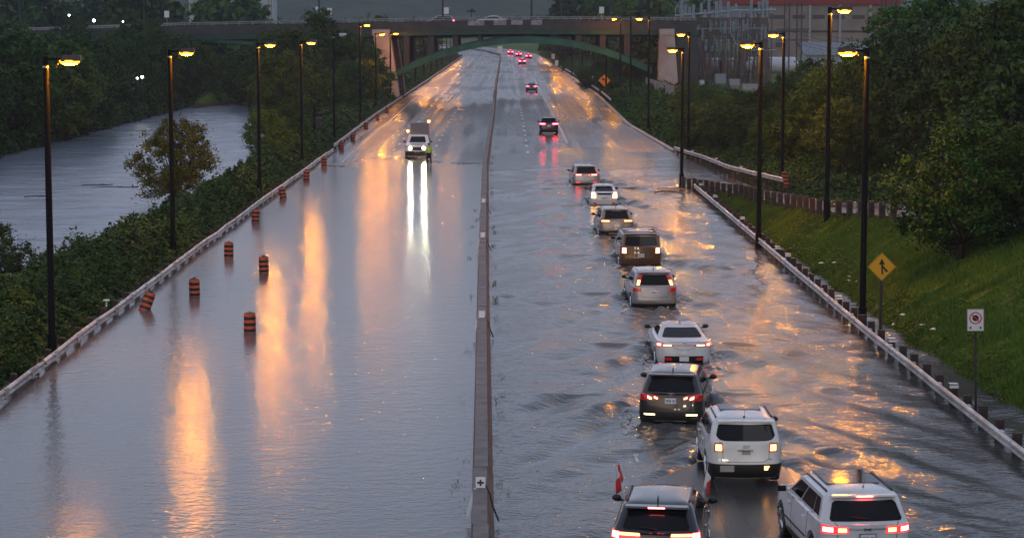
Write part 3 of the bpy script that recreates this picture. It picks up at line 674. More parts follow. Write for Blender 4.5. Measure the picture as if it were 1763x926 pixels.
# ------------------------------------------------------------------ median barrier
mr_ = empty('median_barrier', (0, 0, 0), 0, 'long concrete median barrier, grey topped with muddy brown sides, down the flooded highway', 'barrier')
YM = np.concatenate([np.arange(40, 300, 3.0), np.arange(300, 720, 12), np.arange(727, 1150, 15)])
pm = [(float(XM(y)), float(y), 0) for y in YM]
sweep(pm, [(-.22, -.4), (-.21, .0), (-.18, .26), (-.15, .66), (.15, .66), (.22, .26), (.31, .0), (.33, -.4)], True).build('side', M['side'], mr_)
cp = MB(); y = 40
rj = random.Random(2)
while y < 330:
    j = rj.uniform(-.015, .015); x0 = float(XM(y)); x1 = float(XM(y+5.96)); zt = .715+rj.uniform(-.008, .008)
    cp.add([(x0-.165+j, y, .655), (x0+.165+j, y, .655), (x0+.165+j, y, zt), (x0-.165+j, y, zt), (x1-.165+j, y+5.95, .655), (x1+.165+j, y+5.95, .655), (x1+.165+j, y+5.95, zt), (x1-.165+j, y+5.95, zt)], [(0, 1, 2, 3), (7, 6, 5, 4), (3, 2, 6, 7), (0, 3, 7, 4), (1, 5, 6, 2), (0, 4, 5, 1)]); y += 6
cp.build('cap', M['cap'], mr_)
def marker(D, label, black=True):
    x = float(XM(D)); r = empty('object_marker', (x, D, .72), 0, label, 'marker')
    a = MB(); a.box((0, 0, .10), (.22, .03, .26), rx=-.5); a.build('plate', M['white'], r)
    if black:
        b = MB(); b.box((0, -.024, .10), (.15, .006, .05), rx=-.5); b.box((0, -.03, .10), (.04, .006, .15), rx=-.5); b.build('symbol', M['black'], r)
    s = MB(); s.path([(.12, 0, .04), (.22, -.25, -.1), (.3, -.6, -.35), (.42, -.75, -.62)], .022, 5); s.build('strap', M['black'], r)
    s = MB(); s.add([(-.15, -.1, .0), (-.32, -.5, -.55), (-.25, -.56, -.6), (-.08, -.2, .0)], [(0, 1, 2, 3), (3, 2, 1, 0)]); s.add([(-.16, -.1, .0), (-.33, -.5, -.55), (-.26, -.56, -.6), (-.1, -.2, .01)], [(0, 1, 2, 3)]); s.build('tape', M['tape'], r)
marker(DG(848, .7), 'white marker plate with black cross mark and loose straps on the median nearest the camera')
marker(DG(548, .7), 'tattered white tape with dark strap tied over the middle of the median', False)
marker(DG(408, .7), 'small white clip with dark strap on the median left of the brown minivan', False)
marker(DG(348, .7), 'small strap fitting on the median farthest toward the police pickup', False)
r = empty('road_sign', (float(XM(700)), 700, 0), 0, 'small white sign standing on the far end of the median beneath the arch', 'sign')
a = MB(); a.box((0, 0, 2.4), (1.5, .06, 2.2)); a.build('panel', M['white'], r); a = MB(); a.tube((0, .05, 0), (0, .05, 1.5), .1); a.build('post', M['dark_steel'], r)

# ------------------------------------------------------------------ street lamps
lamp_meshes = {}
def lamp(x, y, z, h, side, label, lit=True, group=None, arm=.5, white=False, name='street_lamp', up=0.03):
    r = empty(name, (x, y, z), rnd.uniform(-.05, .05), label, 'street lamp', group)
    p = MB(); p.tube((0, 0, -.5), (0, 0, h), .125, .10, 12); p.tube((0, 0, -.2), (0, 0, .7), .17, .16, 12); p.build('pole', M['pole'], r, True)
    a = MB(); a.box((side*arm*.5, 0, h-.09), (arm+.05, .09, .09), ry=-side*up); a.build('arm', M['pole'], r)
    hx = side*(arm+.30); hz = h-.07
    hd = MB(); hd.box((side*(arm+.36), 0, hz+.01), (.68, .38, .20), ry=-side*up, top=(.92, .8)); hd.build('lamp_head', M['grey_housing'] if (white or not lit) and white else M['housing'], r, bevel=.02)
    ln = MB(); pr = [(.09, -.125), (.20, -.10), (.27, -.05), (.285, .0)]
    ln.lathe([(q, zz) for q, zz in pr], (hx, 0, hz-.10), 14, Matrix.Diagonal((1.05, .62, 1)))
    ln.build('lens', (M['sodium'] if lit else M['dead_lens']), r, True)
    sh_ = MB(); sh_.box((hx-side*.39, 0, hz-.15), (.02, .30, .10)); sh_.build('added_baffle', M['pole'], r)  # plate added to keep the lens light off the pole
    if lit:
        rf = MB(); rf.lathe([(.30, -.085), (.33, -.03), (.33, .02)], (hx, 0, hz-.075), 14, Matrix.Diagonal((1.05, .62, 1))); rf.build('halo_ring', M['halo_ring'], r, True)  # added glowing ring, stands in for the orange bloom round the lens
    # steel band put round the pole top to show a small bright glint
    bd = MB(); bd.lathe([(.112, -.03), (.112, .03)], (0, 0, h-.35), 12); bd.build('band', M['steel'], r)
    return r
def lampL(ub, vb, vt, lit, label, white=False, D=None):
    D = D or DG(vb); z = CH-(vb-37)*D/FPX; h = (vb-vt)*D/FPX; return lamp(DX(ub, D), D, z, h, 1, label, lit, 'lamp posts left of the highway', white=white)
lampL(82, 612, 97, True, 'tall dark lamp post nearest the camera on the left bank, lit orange')
lampL(295, 440, 85, True, 'lit lamp post second from the left, in front of the rusty brown tree')
lampL(446, 335, 73, True, 'lit lamp post third from the left, at the bend of the rail')
lampL(520, 284, 70, True, 'lit lamp post fourth from the left, beside the striped barrels')
lampL(576, 245, 58, False, 'unlit lamp post with pale grey head on the left bank', white=True)
lampL(621, 211, 41, True, 'lit lamp post whose head stands highest, just left of the pinkish pylon')
lampL(648, 190, 57, True, 'lit lamp post standing in front of the pinkish pylon', D=283)
lampL(673, 172, 56, True, 'lit lamp post at the right edge of the pinkish pylon')
lab = 'dark lamp post in the receding left row under and beyond the bridge'
for D in (355, 397, 435, 472, 508, 545, 582, 620, 660, 700): lamp(float(XL(D))-1.7, D, .3, 9.6, 1, lab, True, 'left lamp posts beyond the bridge')
def lampR(ub, D, vb, vt, side, label, lit=True, arm=.5, group='lamp posts right of the highway'):
    z = CH-(vb-37)*D/FPX; h = (vb-vt)*D/FPX; return lamp(DX(ub, D), D, z, h, side, label, lit, group, arm=arm)
lampR(1490, 82.0, 562, 83, -1, 'tall lit lamp post nearest the camera on the right, beside the merge sign', arm=.42)
lampR(1308, 110.5, 425, 72, -1, 'lit lamp post right of the grey minivan, where the posts of the rail are crowded', arm=.38)
lampR(1174, 152, 315, 82, -1, 'lit lamp post at the tip where the ramp joins the highway', arm=.4)
lampR(1425, 108.6, 367, 13, 1, 'lit lamp post on the ramp edge whose arm points right', arm=.4)
lampR(1347, 149, 312, 56, -1, 'lit lamp post behind the ramp left of the hazard panel', arm=.4)
lampR(1185, 186, 272, 56, -1, 'lit lamp post just behind the one at the ramp tip', arm=.4)
lampR(1116, 226, 216, 30, -1, 'lit lamp post in the shrubs in front of the right bridge pylon', arm=.7)
lampR(1085, 280, 179, 30, -1, 'unlit lamp post between two lit ones before the right half of the bridge', False, arm=.6)
lampR(1067, 320, 167, 31, -1, 'slim lit lamp post reaching over the bridge rail', arm=.6)
lampR(1043, 345, 160, 50, -1, 'lit lamp post behind the yellow curve sign', arm=.6)
lab = 'dark lamp post in the receding right row under and beyond the bridge'
for D, u in ((378, 1022), (417, 1002), (455, 984), (499, 969), (545, 961), (590, 957), (640, 950), (690, 944), (740, 938)): lamp(DX(u, D), D, .2, 9.6, -1, lab, True, 'right lamp posts beyond the bridge')

# ------------------------------------------------------------------ bridge
Y0, Y1 = 325.0, 343.0
def deckz(x): return float(np.interp(x, [-90, -76, -50, -20, 0, 26, 40], [9.1, 9.5, 10.4, 11.0, 11.35, 11.2, 11.0]))
br = empty('road_bridge', (0, Y0, 0), 0, 'green steel arch bridge carrying a road over the highway and the river', 'bridge')
def bmb(): return MB()
XS = np.arange(-90, 27.1, 3.0)
def strip(y0, y1, ztop, zbot):
    m = MB()
    for p, q in zip(XS, XS[1:]):
        a0, a1 = deckz(p), deckz(q)
        v = [(p, y0, a0+zbot), (q, y0, a1+zbot), (q, y1, a1+zbot), (p, y1, a0+zbot), (p, y0, a0+ztop), (q, y0, a1+ztop), (q, y1, a1+ztop), (p, y1, a0+ztop)]
        m.add(v, [(3, 2, 1, 0), (4, 5, 6, 7), (0, 1, 5, 4), (2, 3, 7, 6)])
    return m
def bb(m, name, mt):
    m.v = [(a, b-Y0, c) for a, b, c in m.v]; return m.build(name, mt, br)
bb(strip(Y0+.3, Y1-.3, -.9, -1.3), 'deck', M['dark_steel'])
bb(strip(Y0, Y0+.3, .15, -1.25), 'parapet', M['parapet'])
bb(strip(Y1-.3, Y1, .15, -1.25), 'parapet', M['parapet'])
bb(strip(Y0+.15, Y0+.45, -1.26, -1.9), 'girder', M['green_dark'])
bb(strip(Y0+.08, Y0+.15, -1.34, -1.44), 'girder_flange', M['green_steel'])
for gy in (Y0+4, Y0+8, Y0+12, Y1-.5): bb(strip(gy, gy+.3, -1.31, -2.3), 'girder', M['dark_steel'])
for yy in (Y0+.15, Y1-.15):
    rl = MB()
    for zz in (.38, .62):
        for p, q in zip(XS, XS[1:]): rl.tube((p, yy, deckz(p)+zz), (q, yy, deckz(q)+zz), .05, .05, 5)
    for x in np.arange(-90, 27, 2.0): rl.box((x, yy, deckz(x)+.38), (.08, .08, .5))
    bb(rl, 'hand_rail', M['rail'])
pn = []
for (u0, u1) in ((806, 834), (848+2, 872), (880, 900), (914, 933)):
    p = MB(); x0, x1 = DX(u0, Y0), DX(u1, Y0); p.box(((x0+x1)/2, Y0-.03, deckz(x0)-.22), (x1-x0, .05, .7)); bb(p, 'pale_panel', M['panel'])
# arch ribs, front and back, main span
def rib(x0, z0, x1, z1, zc, y, d0=1.05, dc=1.0, nm='arch_rib'):
    n = 40; top = []; bot = []
    xc = (x0+x1)/2
    for i in range(n+1):
        t = i/n; x = x0+(x1-x0)*t; k = 1-(2*t-1)**2; zb = z0+(z1-z0)*t+(zc-(z0+z1)/2)*k; d = d0+(dc-d0)*k
        bot.append((x, zb)); top.append((x, zb+d))
    m = MB()
    for i in range(n):
        o = [bot[i], bot[i+1], top[i+1], top[i]]
        m.add([(a, y, b) for a, b in o]+[(a, y+.55, b) for a, b in o], [(0, 1, 2, 3), (7, 6, 5, 4), (0, 4, 5, 1), (3, 2, 6, 7)])
    for i in range(n):
        for (pt, s) in ((top, 1), (bot, -1)):
            (xa, za), (xb, zb) = pt[i], pt[i+1]
            m.add([(xa, y-.12, za), (xb, y-.12, zb), (xb, y, zb), (xa, y, za), (xa, y-.12, za-s*.08), (xb, y-.12, zb-s*.08), (xb, y, zb-s*.08), (xa, y, za-s*.08)], [(0, 1, 2, 3), (4, 5, 6, 7), (0, 1, 5, 4)])
    bb(m, nm, M['green_steel']); return top
tp = rib(-17.6, 2.9, 20.6, 3.6, 8.1, Y0+.5); rib(-17.6, 2.9, 20.6, 3.6, 8.1, Y0+6); rib(-17.6, 2.9, 20.6, 3.6, 8.1, Y0+11.5); rib(-17.6, 2.9, 20.6, 3.6, 8.1, Y1-1.1)
for yy in (Y0+.6, Y0+6.1, Y0+11.6, Y1-.9):
    for x in np.arange(-15.5, 20, 3.6):
        zt = deckz(x)-1.85; zb = np.interp(x, [a for a, b in tp], [b for a, b in tp])-.1
        if zt-zb > .35:
            c = MB(); c.box((x, yy+.15, (zt+zb)/2), (.85 if abs(x) > 6 else .5, .5, zt-zb)); bb(c, 'spandrel_column', M['dark_steel'])
for x in np.arange(-15.5, 20, 3.6):
    c = MB(); c.box((x, (Y0+Y1)/2, deckz(x)-2.1), (.3, Y1-Y0-1.4, .45)); bb(c, 'cross_beam', M['dark_steel'])
# river span
rib(-72, 4.6, -22.5, 4.6, 8.3, Y0+.5, .7, .5)
for x in np.arange(-68, -24, 5.0):
    c = MB(); zt = deckz(x)-1.85; c.box((x, Y0+.8, zt-.5), (.3, .3, 1.2)); bb(c, 'spandrel_column', M['green_dark'])
# pylons
def pylon(xt0, xt1, xb0, xb1, zt, zb, y0, y1):
    m = MB(); v = [(xb0, y0, zb), (xb1, y0, zb), (xb1, y1, zb), (xb0, y1, zb), (xt0, y0, zt), (xt1, y0, zt), (xt1, y1, zt), (xt0, y1, zt)]
    m.add(v, [(3, 2, 1, 0), (4, 5, 6, 7), (0, 1, 5, 4), (1, 2, 6, 5), (2, 3, 7, 6), (3, 0, 4, 7)]); m.box(((xt0+xt1)/2, (y0+y1)/2, zt-.45), (xt1-xt0+.15, y1-y0+.2, .9)); bb(m, 'pylon', M['pylon'])
pylon(-20.3, -17.85, -18.9, -16.3, 10.1, -.8, Y0-1.8, Y0+1.5); pylon(-20.3, -17.85, -18.9, -16.3, 10.1, -.8, Y1-1.5, Y1+.5)
pylon(21.6, 23.6, 21.3, 24.4, 10.2, .3, Y0-1.8, Y0+1.5)
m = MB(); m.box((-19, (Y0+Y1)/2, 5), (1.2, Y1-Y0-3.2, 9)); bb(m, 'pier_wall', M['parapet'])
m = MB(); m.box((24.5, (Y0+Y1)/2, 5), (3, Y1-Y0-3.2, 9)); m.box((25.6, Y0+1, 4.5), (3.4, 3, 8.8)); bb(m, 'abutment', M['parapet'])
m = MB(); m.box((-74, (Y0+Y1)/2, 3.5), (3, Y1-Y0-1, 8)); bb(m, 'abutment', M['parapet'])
# tall poles, small signs on the deck
for u, yy in ((38, Y1), (251, Y0), (551, Y0), (763, Y0), (915, Y1), (965, Y1), (1050, Y0+.2)):
    x = DX(u, yy); z = deckz(x)
    r = empty('deck_lamp_post', (x, yy+.6, z-.9), 0, 'tall thin lamp post rising from the bridge deck past the top of the view', 'lamp post', 'lamp posts on the bridge deck')
    p = MB(); p.tube((0, 0, 0), (0, 0, 10), .16, .10, 8); p.build('pole', M['dark_steel'], r, True)
    p = MB(); p.tube((0, 0, 9.8), (1.6, 0, 10.3), .05, .05, 6); p.build('arm', M['dark_steel'], r)
    p = MB(); p.box((2.0, 0, 10.3), (.8, .3, .14)); p.build('lamp_head', M['grey_housing'], r)
for u, v in ((569, 19), (769, 18), (1035, 17), (290, 24), (549, 17)):
    x = DX(u, Y1); z = CH-(v-37)*Y1/FPX
    r = empty('deck_sign', (x, Y1+.6, deckz(x)-.9), 0, 'small white sign on a thin post on the bridge deck', 'sign', 'small signs on the bridge')
    p = MB(); p.tube((0, 0, 0), (0, 0, z-deckz(x)+.9), .05); p.build('post', M['rail'], r)
    p = MB(); p.box((0, -.08, z-deckz(x)+.8), (.75, .04, 1.0)); p.build('panel', M['white'], r)
p = empty('surveillance_mast', (DX(812, Y1), Y1+.5, 10.2), 0, 'short dark mast with a crosswise head on the bridge above the pale panel', 'mast')
a = MB(); a.tube((0, 0, 0), (0, 0, 2.6), .07); a.build('post', M['dark_steel'], p); a = MB(); a.box((0, 0, 2.6), (1.4, .3, .25)); a.box((.1, 0, 2.85), (.5, .3, .3)); a.build('head', M['dark_steel'], p)
# white lights seen through the far trees
for i, (u, v, D, s) in enumerate(((135, 27, 420, 1), (177, 36, 400, 1.5), (226, 38, 400, .8), (4, 35, 380, .7), (247, 132, 300, .9), (239, 134, 300, .6))):
    x = DX(u, D); z = CH-(v-37)*D/FPX
    lb = ['white light on a pole left of the brightest white one', 'brightest white light above the left end of the bridge', 'small white light right of the brightest one on the bridge', 'small white light at the far left edge above the trees', 'white light shining through the trees on the far river bank', 'fainter white light beside another in the far river bank trees'][i]
    r = empty('yard_light', (x, D-6 if D > 300 else D-1, z-3), 0, lb, 'lamp')
    if i in (4, 5): r.location.y = 262; r.location.x = DX(u, 262); r.location.z = CH-(v-37)*262/FPX-3
    a = MB(); a.tube((0, 0, -4), (0, 0, 3), .06); a.build('pole', M['dark_steel'], r)
    a = MB(); a.sphere((0, -.1, 3), .16*s); a.build('bulb', M['white_lamp'], r, True)
# ------------------------------------------------------------------ switchyard and works, right
def lattice_post(m, x, y, z0, z1, w, n):
    for sx in (-1, 1):
        for sy in (-1, 1): m.box((x+sx*w/2, y+sy*w/2, (z0+z1)/2), (.11, .11, z1-z0))
    h = (z1-z0)/n
    for i in range(n):
        a, b = z0+i*h, z0+(i+1)*h; s = 1 if i % 2 else -1
        m.tube((x-s*w/2, y-w/2, a), (x+s*w/2, y-w/2, b), .035, .035, 4, False); m.tube((x-w/2, y-s*w/2, a), (x-w/2, y+s*w/2, b), .035, .035, 4, False)
def lattice_beam(m, x0, x1, y, z, w, n):
    for sz in (-1, 1):
        for sy in (-1, 1): m.box(((x0+x1)/2, y+sy*w/2, z+sz*w/2), (x1-x0, .1, .1))
    h = (x1-x0)/n
    for i in range(n):
        s = 1 if i % 2 else -1; m.tube((x0+i*h, y-w/2, z-s*w/2), (x0+(i+1)*h, y-w/2, z+s*w/2), .04, .04, 4, False)
SD = 352.0
GZ = .6
gl = ['lattice steel gantry at the left end of the switchyard behind the lit lamps', 'middle lattice steel gantry of the switchyard', 'lattice steel gantry at the right of the white tank', 'rear lattice gantry behind the white tank']
for gi, (ua, ub, D, zt, npost) in enumerate(((1158, 1215, SD, 12.4, 5), (1218, 1275, SD+6, 12.2, 5), (1278, 1322, SD+2, 12.5, 4), (1190, 1310, SD+24, 12.0, 7))):
    r = empty('switchyard_gantry', (DX((ua+ub)/2, D), D, GZ), 0, gl[gi], 'gantry'); x0 = DX(ua, D)-r.location.x; x1 = DX(ub, D)-r.location.x
    for xx in np.linspace(x0, x1, npost):
        m = MB(); lattice_post(m, xx, 0, -1, zt-GZ, .75, 11); m.build('lattice_post', M['rock'], r)
    for zz in (zt-GZ-.4, zt-GZ-3.9, zt-GZ-7.0):
        m = MB(); lattice_beam(m, x0-.5, x1+.5, 0, zz, .6, 10); m.build('cross_beam', M['rock'], r)
    m = MB(); rg = random.Random(gi)
    for k in range(16):
        xx = rg.uniform(x0, x1); z_ = rg.uniform(3, zt-GZ-1); m.tube((xx, rg.uniform(-1, 1), z_), (xx+rg.uniform(-.3, .3), rg.uniform(-1, 1), z_-rg.uniform(1.5, 4)), .05, .05, 5)
    m.build('conductor', M['lattice2'], r)
    for k in range(9):
        xx = x0+(x1-x0)*(k+.5)/9; m = MB()
        for j in range(6): m.lathe([(.07, 0), (.2, .06), (.07, .14)], (xx, -.7, zt-GZ-2.6-(k % 3)*1.6+j*.16), 8)
        m.build('insulator', M['insul'], r)
rr = random.Random(5)
for i in range(26):   # breaker and bus support columns with stacked porcelain, behind and between the gantries
    u = 1164+i*6.3; D = SD+rr.uniform(-7, 16); x = DX(u, D); zt = rr.uniform(7.6, 11.8)
    r = empty('switchyard_column', (x, D, GZ), 0, 'thin brown switchyard column carrying a porcelain stack, one of the dense bank', 'column', 'columns of the switchyard')
    m = MB(); m.tube((0, 0, -1), (0, 0, zt-GZ-1.8), .17, .12, 6); m.tube((.5, 0, -1), (.12, 0, zt*.55), .07, .07, 5); m.tube((-.5, 0, -1), (-.12, 0, zt*.55), .07, .07, 5); m.build('column', M['rock'], r)
    m = MB()
    for j in range(9): m.lathe([(.1, 0), (.22, .06), (.1, .16)], (0, 0, zt-GZ-1.8+j*.2), 8)
    m.build('insulator', M['insul'], r, True)
for i in range(24):   # tall pale insulator columns at the top of the picture
    u = 1172+i*6.6 if i < 24 else 0; D = SD-3+(i % 3)*3; x = DX(u, D); zb = 12.0; 
    if 1196 < u < 1200 or 1330 < u: continue
    r = empty('post_insulator', (x, D, zb), 0, 'pale ribbed post insulator standing on top of the switchyard frame', 'insulator', 'insulators on top of the switchyard')
    m = MB(); m.box((0, 0, 0), (.5, .5, .25)); m.build('base', M['rail'], r)
    m = MB(); hh = rr.uniform(1.1, 2.9)
    pr = []
    for j in range(int(hh/.16)): pr += [(.17, j*.16+.1), (.27, j*.16+.16)]
    m.lathe(pr, (0, 0, 0), 10); m.build('porcelain', M['insul'], r)
bs = empty('bus_pipe', (DX(1158, SD), SD-2, 0), 0, 'long grey bus pipe along the top of the switchyard with a drooping curved end', 'pipe')
x1 = DX(1330, SD)-DX(1158, SD)
m = MB(); m.path([(0, 0, 12.15), (6, 0, 12.6), (10, 0, 13.0), (x1*.75, 0, 12.9), (x1, 0, 13.1)], .16, 8); m.build('pipe', M['insul'], bs, True)
m = MB()
for k in range(3): m.path([(.2+k*.7, 0, 12.1), (.1+k*.6, 0, 13.2), (.8+k*.5, 0, 14.4), (3.2, 0, 15.0)], .06, 6)
m.path([(8.9, 0, 12.6), (8.8, 0, 9.6), (9.7, 0, 7.8), (11.3, 0, 6.9), (13.5, 0, 6.75), (16, 0, 6.8)], .09, 6); m.path([(0, 0, 12.1), (.05, 0, 8.8)], .09, 6); m.path([(.5, 0, 10.1), (14, 0, 10.2)], .07, 6)
m.build('curved_conductor', M['rail'], bs, True)
tk = empty('storage_tank', (DX(1290, 362), 362, 0), 0, 'long white horizontal storage tank behind the switchyard frames', 'tank')
zt = CH-(112-37)*362/FPX; L_ = DX(1366, 362)-DX(1212, 362)
m = MB(); n = 24; MX = Matrix.Rotation(math.pi/2, 3, 'Y'); m.lathe([(.4, -L_/2-.5), (1.0, -L_/2-.25), (1.35, -L_/2), (1.35, L_/2), (1.0, L_/2+.25), (.4, L_/2+.5)], (0, 0, zt), n, MX); m.build('shell', M['tank'], tk, True)
for xx in (-L_*.35, 0, L_*.35):
    m = MB(); m.box((xx, 0, (zt-1.2)/2-.2), (.5, 2.2, zt-.8)); m.build('saddle', M['concrete'], tk)
for (u, v, w, h, D, lb, c) in ((1160, 134, 2.4, 1.0, 330, 'low pale teal equipment box behind the concrete wall', 'tank'), (1207, 147, .55, 2.2, 322, 'narrow upright white cabinet below the switchyard', 'tank'), (1238, 133, 1.7, 1.4, 340, 'squat white equipment cabinet under the white tank', 'insul'), (1262, 140, 1.6, .9, 330, 'low grey cabinet among the switchyard columns', 'rail'), (1292, 148, 2.8, .8, 325, 'flat grey equipment housing at the right foot of the switchyard', 'rail'), (1180, 141, 1.8, 1.2, 345, 'dark grey transformer box at the left foot of the switchyard', 'lattice2')):
    z = CH-(v-37)*D/FPX; r = empty('equipment_cabinet', (DX(u, D), D, 0), .1, lb, 'cabinet')
    m = MB(); m.box((0, 0, z-h*.15), (w, 1.4, h)); m.build('housing', M[c], r, bevel=.04); m = MB(); m.box((0, 0, z+h*.37), (w*1.06, 1.5, .09)); m.build('roof', M['rail'], r); m = MB(); m.box((0, 0, (z-h*.6)/2), (w*.8, 1.1, max(.2, z-h*.6))); m.build('plinth', M['concrete'], r)
# pale concrete wall dropping toward the highway
cw = empty('retaining_wall', (DX(1112, 310), 310, 0), 0, 'pale segmented concrete wall sloping down below the right bridge pylon', 'wall')
P0 = Vector((DX(1112, 312), 312, CH-(133-37)*312/FPX)); P1 = Vector((DX(1176, 262), 262, CH-(152-37)*262/FPX)); o0 = Vector(cw.location)
for k in range(14):
    a = P0.lerp(P1, k/14)-o0; b = P0.lerp(P1, (k+.96)/14)-o0; m = MB()
    v = [(a.x, a.y, a.z-1.25), (b.x, b.y, b.z-1.25), (b.x, b.y, b.z), (a.x, a.y, a.z)]; v += [(x, y+.35, z) for x, y, z in v]
    m.add(v, [(0, 1, 2, 3), (7, 6, 5, 4), (3, 2, 6, 7), (0, 3, 7, 4), (1, 5, 6, 2)]); m.build('wall_panel', M['concrete'], cw)
m = MB(); v = [(P0.x-o0.x, P0.y-o0.y+.1, -1), (P1.x-o0.x, P1.y-o0.y+.1, -1), (P1.x-o0.x, P1.y-o0.y+.1, P1.z-1.2), (P0.x-o0.x, P0.y-o0.y+.1, P0.z-1.2)]; v += [(x, y+.4, z) for x, y, z in v]
m.add(v, [(0, 1, 2, 3), (7, 6, 5, 4), (3, 2, 6, 7), (0, 3, 7, 4), (1, 5, 6, 2)]); m.build('footing', M['parapet'], cw)
# works building
BD = 470.0
wb = empty('factory_building', (DX(1415, BD), BD, 0), 0, 'large beige factory building with a red band along its top behind the switchyard', 'building')
zr = CH-(9-37)*BD/FPX; x0 = DX(1318, BD)-wb.location.x; x1 = DX(1530, BD)-wb.location.x
m = MB(); m.box(((x0+x1)/2, 15, zr/2), (x1-x0, 30, zr)); m.build('wall', M['beige'], wb)
m = MB(); m.box(((x0+x1)/2-3, 14.8, zr+4), (x1-x0+10, 30.6, 8)); m.build('cladding', M['redwall'], wb)
m = MB()
for k in range(28): m.box((x0+(x1-x0)*k/27, -.15, zr+4), (.12, .12, 8))
m.build('rib', M['redwall'], wb)
for k in range(5):
    m = MB(); m.box((x0+3+k*4.6, -.05, 6.4), (2.2, .12, 1.0)); m.build('window', M['lattice2'], wb)
for k in range(6):
    m = MB(); m.box((x0+2.5+k*4.2, -.05, 12.2), (2.6, .12, .8)); m.build('vent', M['lattice2'], wb)
m = MB(); m.box(((x0+x1)/2, -.12, 9.2), (x1-x0, .2, .3)); m.build('string_course', M['parapet'], wb)
for k in range(3):
    m = MB(); m.box((x0+9+k*6.4, -.2, zr/2+1), (.5, .4, zr-2)); m.build('downpipe', M['rail'], wb)
sh = empty('metal_shed', (DX(1440, 420), 420, 0), 0, 'low shed with a bluish corrugated metal roof in front of the beige factory', 'shed')
m = MB(); m.box((0, 0, 2.2), (13, 8, 5.4)); m.build('wall', M['bldg'], sh)
m = MB(); m.prism([(-7, 4.9), (7, 4.9), (7, 5.1), (-7, 5.1)], -4.4, -4.3); m.add([(-7, -4.5, 4.9), (7, -4.5, 4.9), (7, 3, 7.2), (-7, 3, 7.2), (-7, -4.5, 5.05), (7, -4.5, 5.05), (7, 3, 7.35), (-7, 3, 7.35)], [(0, 1, 2, 3), (4, 5, 6, 7), (0, 1, 5, 4), (1, 2, 6, 5), (2, 3, 7, 6), (3, 0, 4, 7)])
for k in range(28): m.box((-6.9+k*.51, -.75, 6.22), (.09, 7.85, .12), rx=math.atan2(2.3, 7.5))
m.build('roof', M['shed'], sh)
for k, xx in enumerate((-3.5, 1.5)):
    m = MB(); m.box((xx, -4.05, 3.2), (2.0, .12, 1.7)); m.build('door', M['concrete'], sh)
# lattice pylons carrying wires
lb = ['dark lattice tower left of the ramp lamp with the right-pointing arm', 'slender dark lattice tower beside the first one at the factory', 'dark lattice tower rising behind the nearest right lamp', 'tall dark lattice tower just left of the woodland']
tws = []
for i, (u, D, zt) in enumerate(((1352, 330, 15.5), (1373, 334, 15.5), (1517, 250, 15), (1535, 256, 15))):
    r = empty('lattice_tower', (DX(u, D), D, .5), 0, lb[i], 'tower'); m = MB(); lattice_post(m, 0, 0, -1, zt, .7 if i < 2 else .5, 16); m.build('mast', M['lattice2'], r)
    m = MB()
    for z_ in (8.0, 9.6): m.box((0, 0, z_), (3.2, .14, .14))
    m.build('cross_arm', M['lattice2'], r); tws.append(r)
for i, (z_, dz) in enumerate(((9.6, .3), (9.2, .5), (8.2, .4), (7.9, .6))):
    a = Vector(tws[1].location)+Vector((-1, -.5, z_)); b = Vector(tws[2].location)+Vector((1, -.5, z_-1.2))
    pts = [a.lerp(b, t/12)-Vector((0, 0, dz*4*(t/12)*(1-t/12))) for t in range(13)]
    m = MB(); m.path([tuple(p) for p in pts], .035, 5); tag(m.build('power_line', M['black']), 'dark power line sagging across the beige factory wall', 'cable', 'power lines before the factory')
for i in range(20):
    u = 1562+i*9.2; D = 215+(i % 2)*3; x = DX(u, D)
    r = empty('post_insulator', (x, D, 12.0), 0, 'pale ribbed post insulator in the row above the dark woodland at upper right', 'insulator', 'insulators above the woodland')
    m = MB(); pr = []
    for j in range(14): pr += [(.17, j*.15), (.26, j*.15+.07)]
    m.lathe(pr, (0, 0, .1), 10); m.build('porcelain', M['insul'], r); m = MB(); m.tube((0, 0, -12), (0, 0, .1), .1, .1, 6); m.build('support', M['lattice2'], r)
hf = empty('switch_frame', (DX(1560, 218), 214, 0), 0, 'grey steel frame carrying the row of insulators behind the woodland', 'frame')
m = MB(); m.box((10.5, 0, 11.9), (22, .3, .25)); m.box((10.5, 3, 11.7), (22, .3, .25)); 
for k in range(5): m.box((k*5, 0, 6), (.3, .3, 12))
m.build('beam', M['lattice2'], hf)
m = MB()
for k in range(26): m.tube((7+k*.5, -.5, 10.9+.018*k), (9+k*.5, 1.5, 11.5+.01*k), .05, .05, 5)
m.build('conductor', M['insul'], hf)
# apartment building and mast far left
fb = empty('distant_building', (DX(405, 900), 900, 0), 0, 'pale bluish building in the mist above the left half of the bridge', 'building')
m = MB(); m.box((0, 0, 10), (34, 14, 20)); m.box((-6, -.5, 21), (12, 12, 5)); m.build('wall', M['bldg'], fb)
for k in range(7):
    for j in range(3):
        m = MB(); m.box((-14+k*4.6, -7.1, 8+j*4), (2.4, .2, 1.6)); m.build('window', M['lattice2'], fb)
for i, u in enumerate((341, 354, 468)):
    r = empty('lattice_mast', (DX(u, 700), 700, 0), 0, ['thin reddish lattice mast at the upper left, left one of a pair', 'thin reddish lattice mast at the upper left, right one of a pair', 'thin grey mast in the mist above the pale building'][i], 'mast')
    m = MB(); lattice_post(m, 0, 0, 0, 34, .9, 18); m.build('mast', M['rock'], r)

